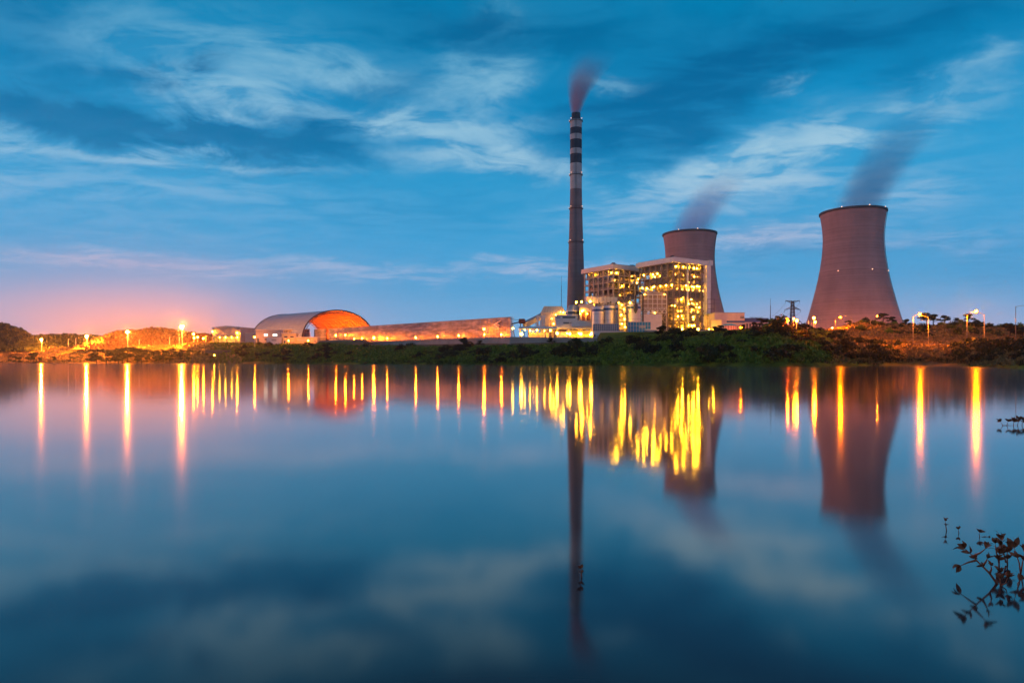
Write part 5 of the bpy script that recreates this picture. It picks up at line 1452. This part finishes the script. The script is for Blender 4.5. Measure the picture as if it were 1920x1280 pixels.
# shrubs
SH = {m: [shrub_mesh(s, M[m], tall=tl) for s, tl in ((31, 1.0), (32, .8), (33, 1.2), (34, .9))] for m in ('leaf_dark', 'leaf_mid', 'leaf_dry')}
def shrub(m, x, y, r, label, group, k, zs=1.0):
    o = bpy.data.objects.new('shrub', rnd.choice(SH[m])); COL.objects.link(o)
    o.location = (x, y, terr(x, y) - r * .18); o.rotation_euler = (0, 0, rnd.uniform(0, 6.28)); o.scale = (r, r * rnd.uniform(.8, 1.2), r * zs)
    tag(o, label, 'shrub', group)
cnt = 0
# dark thickets on the bank
def scatter(n, u0, u1, f0, f1, m, r0, r1, label, group, zs=(.6, 1.3), ok=None):
    for _ in range(n):
        for _try in range(20):
            u = rnd.uniform(u0, u1); ys, yb, zb, zp = lerp_tab(u)
            y = ys + (yb - ys) * rnd.uniform(f0, f1)
            x = xat(u, y)
            if ok is None or ok(x, y): break
        shrub(m, x, y, rnd.uniform(r0, r1), label, group, 0, rnd.uniform(*zs))
clump = lambda x, y: fbm(x, y, .022) > .02
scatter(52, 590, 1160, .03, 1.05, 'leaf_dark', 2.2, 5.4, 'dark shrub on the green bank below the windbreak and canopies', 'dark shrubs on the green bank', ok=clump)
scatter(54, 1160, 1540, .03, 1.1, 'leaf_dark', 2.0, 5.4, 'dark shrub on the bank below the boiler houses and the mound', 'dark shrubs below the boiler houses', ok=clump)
scatter(16, 1400, 1540, .55, 1.15, 'leaf_dark', 2.4, 4.4, 'dark shrub high on the mound below the glaring orange lamp', 'dark shrubs on the mound')
scatter(32, 1540, 1692, .05, 1.0, 'leaf_dark', 2.4, 4.6, 'dark shrub on the shore under the lone cooling tower', 'dark shrubs under the lone cooling tower', zs=(.8, 1.2))
scatter(40, 1788, 1935, .0, 1.0, 'leaf_dark', 1.6, 4.0, 'dark shrub on the near bank below the last street lamps', 'dark shrubs on the near bank', zs=(.8, 1.2))
scatter(10, 1650, 1800, .05, .4, 'leaf_dry', 1.2, 2.6, 'dry lit shrub by the road verge', 'dry shrubs by the road', ok=lambda x, y: fbm(x, y, .05) > -.1)
scatter(28, 395, 620, .05, 1.05, 'leaf_dark', 2.2, 4.2, 'dark shrub on the bank below the warehouse and office', 'dark shrubs below the warehouse', ok=clump)
scatter(16, -20, 175, .1, 1.1, 'leaf_dry', 2.5, 5, 'dull shrub on the dry far-left field', 'shrubs on the far-left field')
# ridge shrubs
for _ in range(44):
    u = rnd.uniform(1575, 1935); y = rnd.uniform(405, 455); x = xat(u, y)
    shrub(rnd.choice(['leaf_dark', 'leaf_mid', 'leaf_dark']), x, y, rnd.uniform(2.0, 4.2), 'shrub on the wooded ridge behind the street lamps', 'shrubs on the wooded ridge', 0, rnd.uniform(.8, 1.2))
# low scrub and grass that nobody could count
def ground_cover(name, label, mat, n, region, size, seed):
    r_ = random.Random(seed); b = MB()
    for _ in range(n):
        x, y = region(r_)
        z = terr(x, y)
        if z < .14: continue
        s = size * r_.uniform(.5, 1.5); a = r_.uniform(0, 6.28)
        w = Vector((math.cos(a), math.sin(a), 0)) * s * .5
        tip = Vector((r_.uniform(-.5, .5), r_.uniform(-.5, .5), r_.uniform(.5, 1.0))) * s
        p = Vector((x, y, z - .05))
        b.quad(p - w, p + w, p + w * .6 + tip, p - w * .6 + tip * .9)
    o = b.build(name, mat); tag(o, label, 'ground cover', kind='stuff')
def reg_bank(r_):
    u = r_.uniform(395, 1560); ys, yb, zb, zp = lerp_tab(u); y = ys + (yb - ys) * r_.uniform(0, 1.12); return xat(u, y), y
def reg_right(r_):
    u = r_.uniform(1545, 1960); ys, yb, zb, zp = lerp_tab(u); y = ys + (yb - ys) * r_.uniform(0, 1.1); return xat(u, y), y
def reg_ridge(r_):
    u = r_.uniform(1500, 1960); y = r_.uniform(360, 480); return xat(u, y), y
def reg_left(r_):
    u = r_.uniform(-30, 400); ys, yb, zb, zp = lerp_tab(u); y = ys + (yb - ys) * r_.uniform(0, 1.2); return xat(u, y), y
def reeds(n, seed):
    r_ = random.Random(seed); b = MB()
    for _ in range(n):
        u = r_.uniform(-20, 1950); ys, yb, zb, zp = lerp_tab(u)
        if mnoise.noise(Vector((u * .013, 2.2, 0))) < -.12: continue
        y = ys + (yb - ys) * r_.uniform(-.01, .07) + 3 * r_.random(); x = xat(u, y); z = max(terr(x, y), 0) - .1
        h = r_.uniform(.5, 1.7); w = r_.uniform(.05, .14); a = r_.uniform(0, 6.28); t = Vector((r_.uniform(-.35, .35), r_.uniform(-.35, .35), 1)) * h
        d = Vector((math.cos(a), math.sin(a), 0)) * w; p = Vector((x, y, z))
        b.quad(p - d, p + d, p + t * .6 + d * .7, p + t, p + t * .6 - d * .7)
    tag(b.build('shore_reeds', M['leaf_dark']), 'ragged reeds and grass along the waterline', 'reeds', kind='stuff')
reeds(14000, 9)
ground_cover('bank_scrub', 'green scrub and grass covering the far bank', M['leaf_mid'], 26000, reg_bank, 1.3, 1)
ground_cover('near_scrub', 'dull brownish scrub on the near bank', M['leaf_dry'], 9000, reg_right, .8, 2)
ground_cover('ridge_scrub', 'brown and green undergrowth on the wooded ridge', M['leaf_dry'], 16000, reg_ridge, 1.2, 3)
ground_cover('field_grass', 'dry grass on the far-left field', M['leaf_dry'], 12000, reg_left, 1.3, 4)

def hill_cover(name, label, mat, n, hill, size, seed):
    r_ = random.Random(seed); me = hill.data; fs_ = [f for f in me.polygons if f.center.z > 17]; b = MB()
    ar = [f.area for f in fs_]
    for f in r_.choices(fs_, ar, k=n):
        vs_ = [me.vertices[i].co for i in f.vertices]; a, c = r_.random(), r_.random()
        p = vs_[0] * (1 - a) * (1 - c) + vs_[1] * a * (1 - c) + vs_[2] * a * c + vs_[3] * (1 - a) * c
        s = size * r_.uniform(.5, 1.5); an = r_.uniform(0, 6.28); w = Vector((math.cos(an), math.sin(an), 0)) * s * .5
        tip = Vector((r_.uniform(-.3, .3), r_.uniform(-.3, .3), r_.uniform(.5, 1.1))) * s
        b.quad(p - w, p + w, p + w * .5 + tip, p - w * .5 + tip * .9)
    o = b.build(name, mat); tag(o, label, 'woodland', kind='stuff')
hs_ = [o for o in COL.objects if o.name.startswith('hill')]
hill_cover('hill_woodland', 'dark scrub woods on the far-left hill', M['leaf_dark'], 7000, hs_[0], 3.2, 1)
hill_cover('hill_woodland', 'scrub woods on the low distant hill', M['leaf_dark'], 6000, hs_[1], 3.0, 2)
hill_cover('hill_woodland', 'scrub woods on the broad orange-lit hill', M['leaf_floodlit'], 7000, hs_[2], 2.4, 3)

# ------------------------------------------------------------------ twigs standing in the water close by
def leaf(b, p, d, L, w, roll=0.0, droop=0.0):
    d = Vector(d).normalized(); up = Vector((0, 0, 1)) if abs(d.z) < .9 else Vector((1, 0, 0))
    s = d.cross(up).normalized(); n = s.cross(d)
    s = s * math.cos(roll) + n * math.sin(roll); n = s.cross(d)
    p = Vector(p); pts = []
    prof = [(0, .06), (.2, .62), (.45, 1.0), (.7, .78), (.9, .3), (1.0, .02)]
    mid = [p + d * L * f + n * (.10 * L * math.sin(f * 3.1)) - Vector((0, 0, droop * L * f * f)) for f, _ in prof]
    for k in range(len(prof) - 1):
        a, c = prof[k][1] * w / 2, prof[k + 1][1] * w / 2
        fold = n * .18
        b.quad(mid[k], mid[k] + s * a + fold * a, mid[k + 1] + s * c + fold * c, mid[k + 1])
        b.quad(mid[k] - s * a + fold * a, mid[k], mid[k + 1], mid[k + 1] - s * c + fold * c)
def twig(label, root_uv, stems, leaf_len, seed, r0=.006):
    """root_uv: where it leaves the water; stems: lists of pixel points (u, v[, depth offset]); leaves sprout near the ends"""
    u0, v0 = root_uv; Y = HC * FPX / (v0 - HZ); base = Vector((xat(u0, Y), Y, 0))
    t = thing('twig', label, 'twig', tuple(base))
    rnd = random.Random(seed); k = Y / FPX
    for st, ends in stems:
        pts = [Vector(((u - u0) * k, dy * k * 20, (v0 - v) * k)) for (u, v, dy) in st]
        b = MB(); n = len(pts); b.tube([p for p in pts], [max(.0012, r0 * (1 - .75 * i / max(1, n - 1))) for i in range(n)], 7); b.build('stem', M['twig'], t, True)
        for (f, cnt, ln, spread) in ends:      # f along the stem
            q_ = f * (n - 1); i = min(int(q_), n - 2); p = pts[i] + (pts[i + 1] - pts[i]) * (q_ - i); d = (pts[i + 1] - pts[i]).normalized()
            for j in range(cnt + 1):
                a = 6.28 * j / (cnt + 1) + rnd.uniform(-.4, .4)
                o1 = d.orthogonal().normalized(); o2 = d.cross(o1)
                dd = d * rnd.uniform(.55, 1.0) + (o1 * math.cos(a) + o2 * math.sin(a)) * spread * rnd.uniform(.6, 1.2)
                lb = MB(); leaf(lb, p, dd, ln * leaf_len * 1.32 * k * rnd.uniform(.75, 1.15), ln * leaf_len * 1.32 * k * .46, rnd.uniform(-1.2, 1.2), rnd.uniform(0, .25))
                lb.build('leaf', M['leaf_twig'], t)
    return t
twig('leafy reddish branch leaning out of the water, longest of all', (1871, 1094),
     [([(1871, 1096, 0), (1858, 1075, .2), (1840, 1056, .4), (1829, 1043, .5), (1817, 1031, .6)], [(1.0, 6, 1.0, .7), (.82, 4, .8, .9), (.62, 4, .6, .9), (.4, 2, .6, 1.0)]),
      ([(1836, 1052, .4), (1827, 1059, .9), (1817, 1067, 1.2)], [(1.0, 5, .9, .7)]),
      ([(1831, 1045, .5), (1838, 1036, 0), (1845, 1027, -.2)], [(1.0, 4, .9, .6)]),
      ([(1847, 1062, .3), (1849, 1052, 0), (1851, 1047, 0)], [(1.0, 3, .7, .6)]),
      ([(1858, 1076, .2), (1859, 1067, 0), (1858, 1060, 0)], [(1.0, 4, .6, .6)])], 15, 1, .009)
twig('upright sprig with dense dark leaves, nearest the longest branch', (1873, 1060), [([(1873, 1062, 0), (1874, 1042, 0), (1876, 1022, 0)], [(1.0, 5, .8, .5), (.6, 6, .9, .6), (.3, 5, .8, .7)]), ([(1873, 1055, 0), (1867, 1030, 0), (1866, 1018, 0)], [(1.0, 4, .7, .4)])], 16, 2)
twig('upright sprig with the tallest dense leaves, left of the edge cluster', (1889, 1057), [([(1889, 1059, 0), (1888, 1040, 0), (1890, 1024, 0)], [(1.0, 6, .8, .5), (.65, 6, .9, .6), (.3, 5, .8, .7)]), ([(1886, 1054, 0), (1880, 1030, 0), (1877, 1012, 0)], [(1.0, 4, 1.0, .4)])], 16, 3)
twig('low sprig with orange-tinted leaves beside the foot of the longest branch', (1876, 1098), [([(1876, 1100, 0), (1875, 1085, 0), (1875, 1073, 0)], [(1.0, 5, .9, .5), (.5, 4, .8, .8)]), ([(1876, 1098, 0), (1886, 1092, 0), (1889, 1082, 0)], [(1.0, 5, .8, .6)])], 14, 4)
twig('small leafy sprig alone where bent stems cross near the edge', (1914, 1075), [([(1914, 1078, 0), (1911, 1055, 0), (1904, 1035, 0), (1902, 1026, 0)], [(1.0, 4, 1.0, .5), (.5, 3, .7, .9)]), ([(1914, 1074, 0), (1918, 1050, 0), (1921, 1036, 0)], [(1.0, 5, .9, .6), (.5, 4, .8, .8)])], 16, 5)
twig('sprig with drooping leaves at the picture edge below the leafy cluster', (1911, 1098), [([(1911, 1104, 0), (1908, 1094, 0), (1911, 1088, 0)], [(1.0, 3, .9, .5)])], 14, 6)
twig('tiny sprig standing farthest from the longest branch', (1775, 994), [([(1775, 995, 0), (1773, 984, 0), (1772, 976, 0)], [(1.0, 4, .7, .7), (.45, 3, .7, 1.1)])], 10, 7, .005)
twig('tiny two-leaved sprig right of the farthest tiny sprig', (1798, 999), [([(1798, 1000, 0), (1797, 995, 0), (1797, 992, 0)], [(1.0, 4, .7, .8)])], 9, 8, .004)
twig('tiny sprig with a floating stem above the upright sprigs', (1837, 1006), [([(1837, 1007, 0), (1836, 1001, 0), (1837, 998, 0)], [(1.0, 5, .8, .9)]), ([(1840, 1006.5, 0), (1848, 1005, 0), (1853, 1005.5, 0)], [(1.0, 2, .4, .3)])], 10, 9, .004)
twig('small dark sprig alone in the mirrored chimney', (1091, 1082), [([(1091, 1083, 0), (1090, 1073, 0), (1089, 1066, 0)], [(1.0, 4, .9, .5), (.4, 3, .7, .9)])], 11, 10, .005)
twig('floating leafy sprigs by the picture edge, far from the branch', (1902, 797.5), [([(1880, 797, 0), (1878, 793, 0), (1876, 790, 0)], [(1.0, 4, .6, .9)]), ([(1888, 797.5, 0), (1889, 793, 0), (1890, 790, 0)], [(1.0, 5, .6, .8)]), ([(1900, 797.5, 0), (1901, 791, 0), (1902, 788, 0)], [(1.0, 5, .7, .8), (.5, 4, .7, .9)]), ([(1908, 798, 0), (1909, 791, 0), (1911, 787, 0)], [(1.0, 6, .7, .8), (.5, 4, .7, .9)]), ([(1916, 798, 0), (1917, 792, 0), (1919, 788, 0)], [(1.0, 6, .7, .8), (.5, 4, .7, .9)]), ([(1880, 797.3, 0), (1900, 797.6, 0), (1920, 798, 0)], [])], 11, 11, .008)
# ------------------------------------------------------------------ evening haze
def make_haze():
    m = bpy.data.materials.new('evening_haze'); m.use_nodes = True
    t = m.node_tree; t.nodes.clear(); q = G(t)
    pv = q.n('ShaderNodeVolumePrincipled')
    pv.inputs['Color'].default_value = (.62, .82, .96, 1)
    pv.inputs['Density'].default_value = HAZE
    pv.inputs['Anisotropy'].default_value = .86
    o = q.n('ShaderNodeOutputMaterial'); t.links.new(pv.outputs[0], o.inputs['Volume'])
    b = MB(); b.box(-2600, 2600, -100, 1900, -4, 330)
    h = b.build('haze', m)
    tag(h, 'thin evening haze in the air over the lake', 'haze', kind='stuff')
HAZE = 0.000045
if HAZE: make_haze()
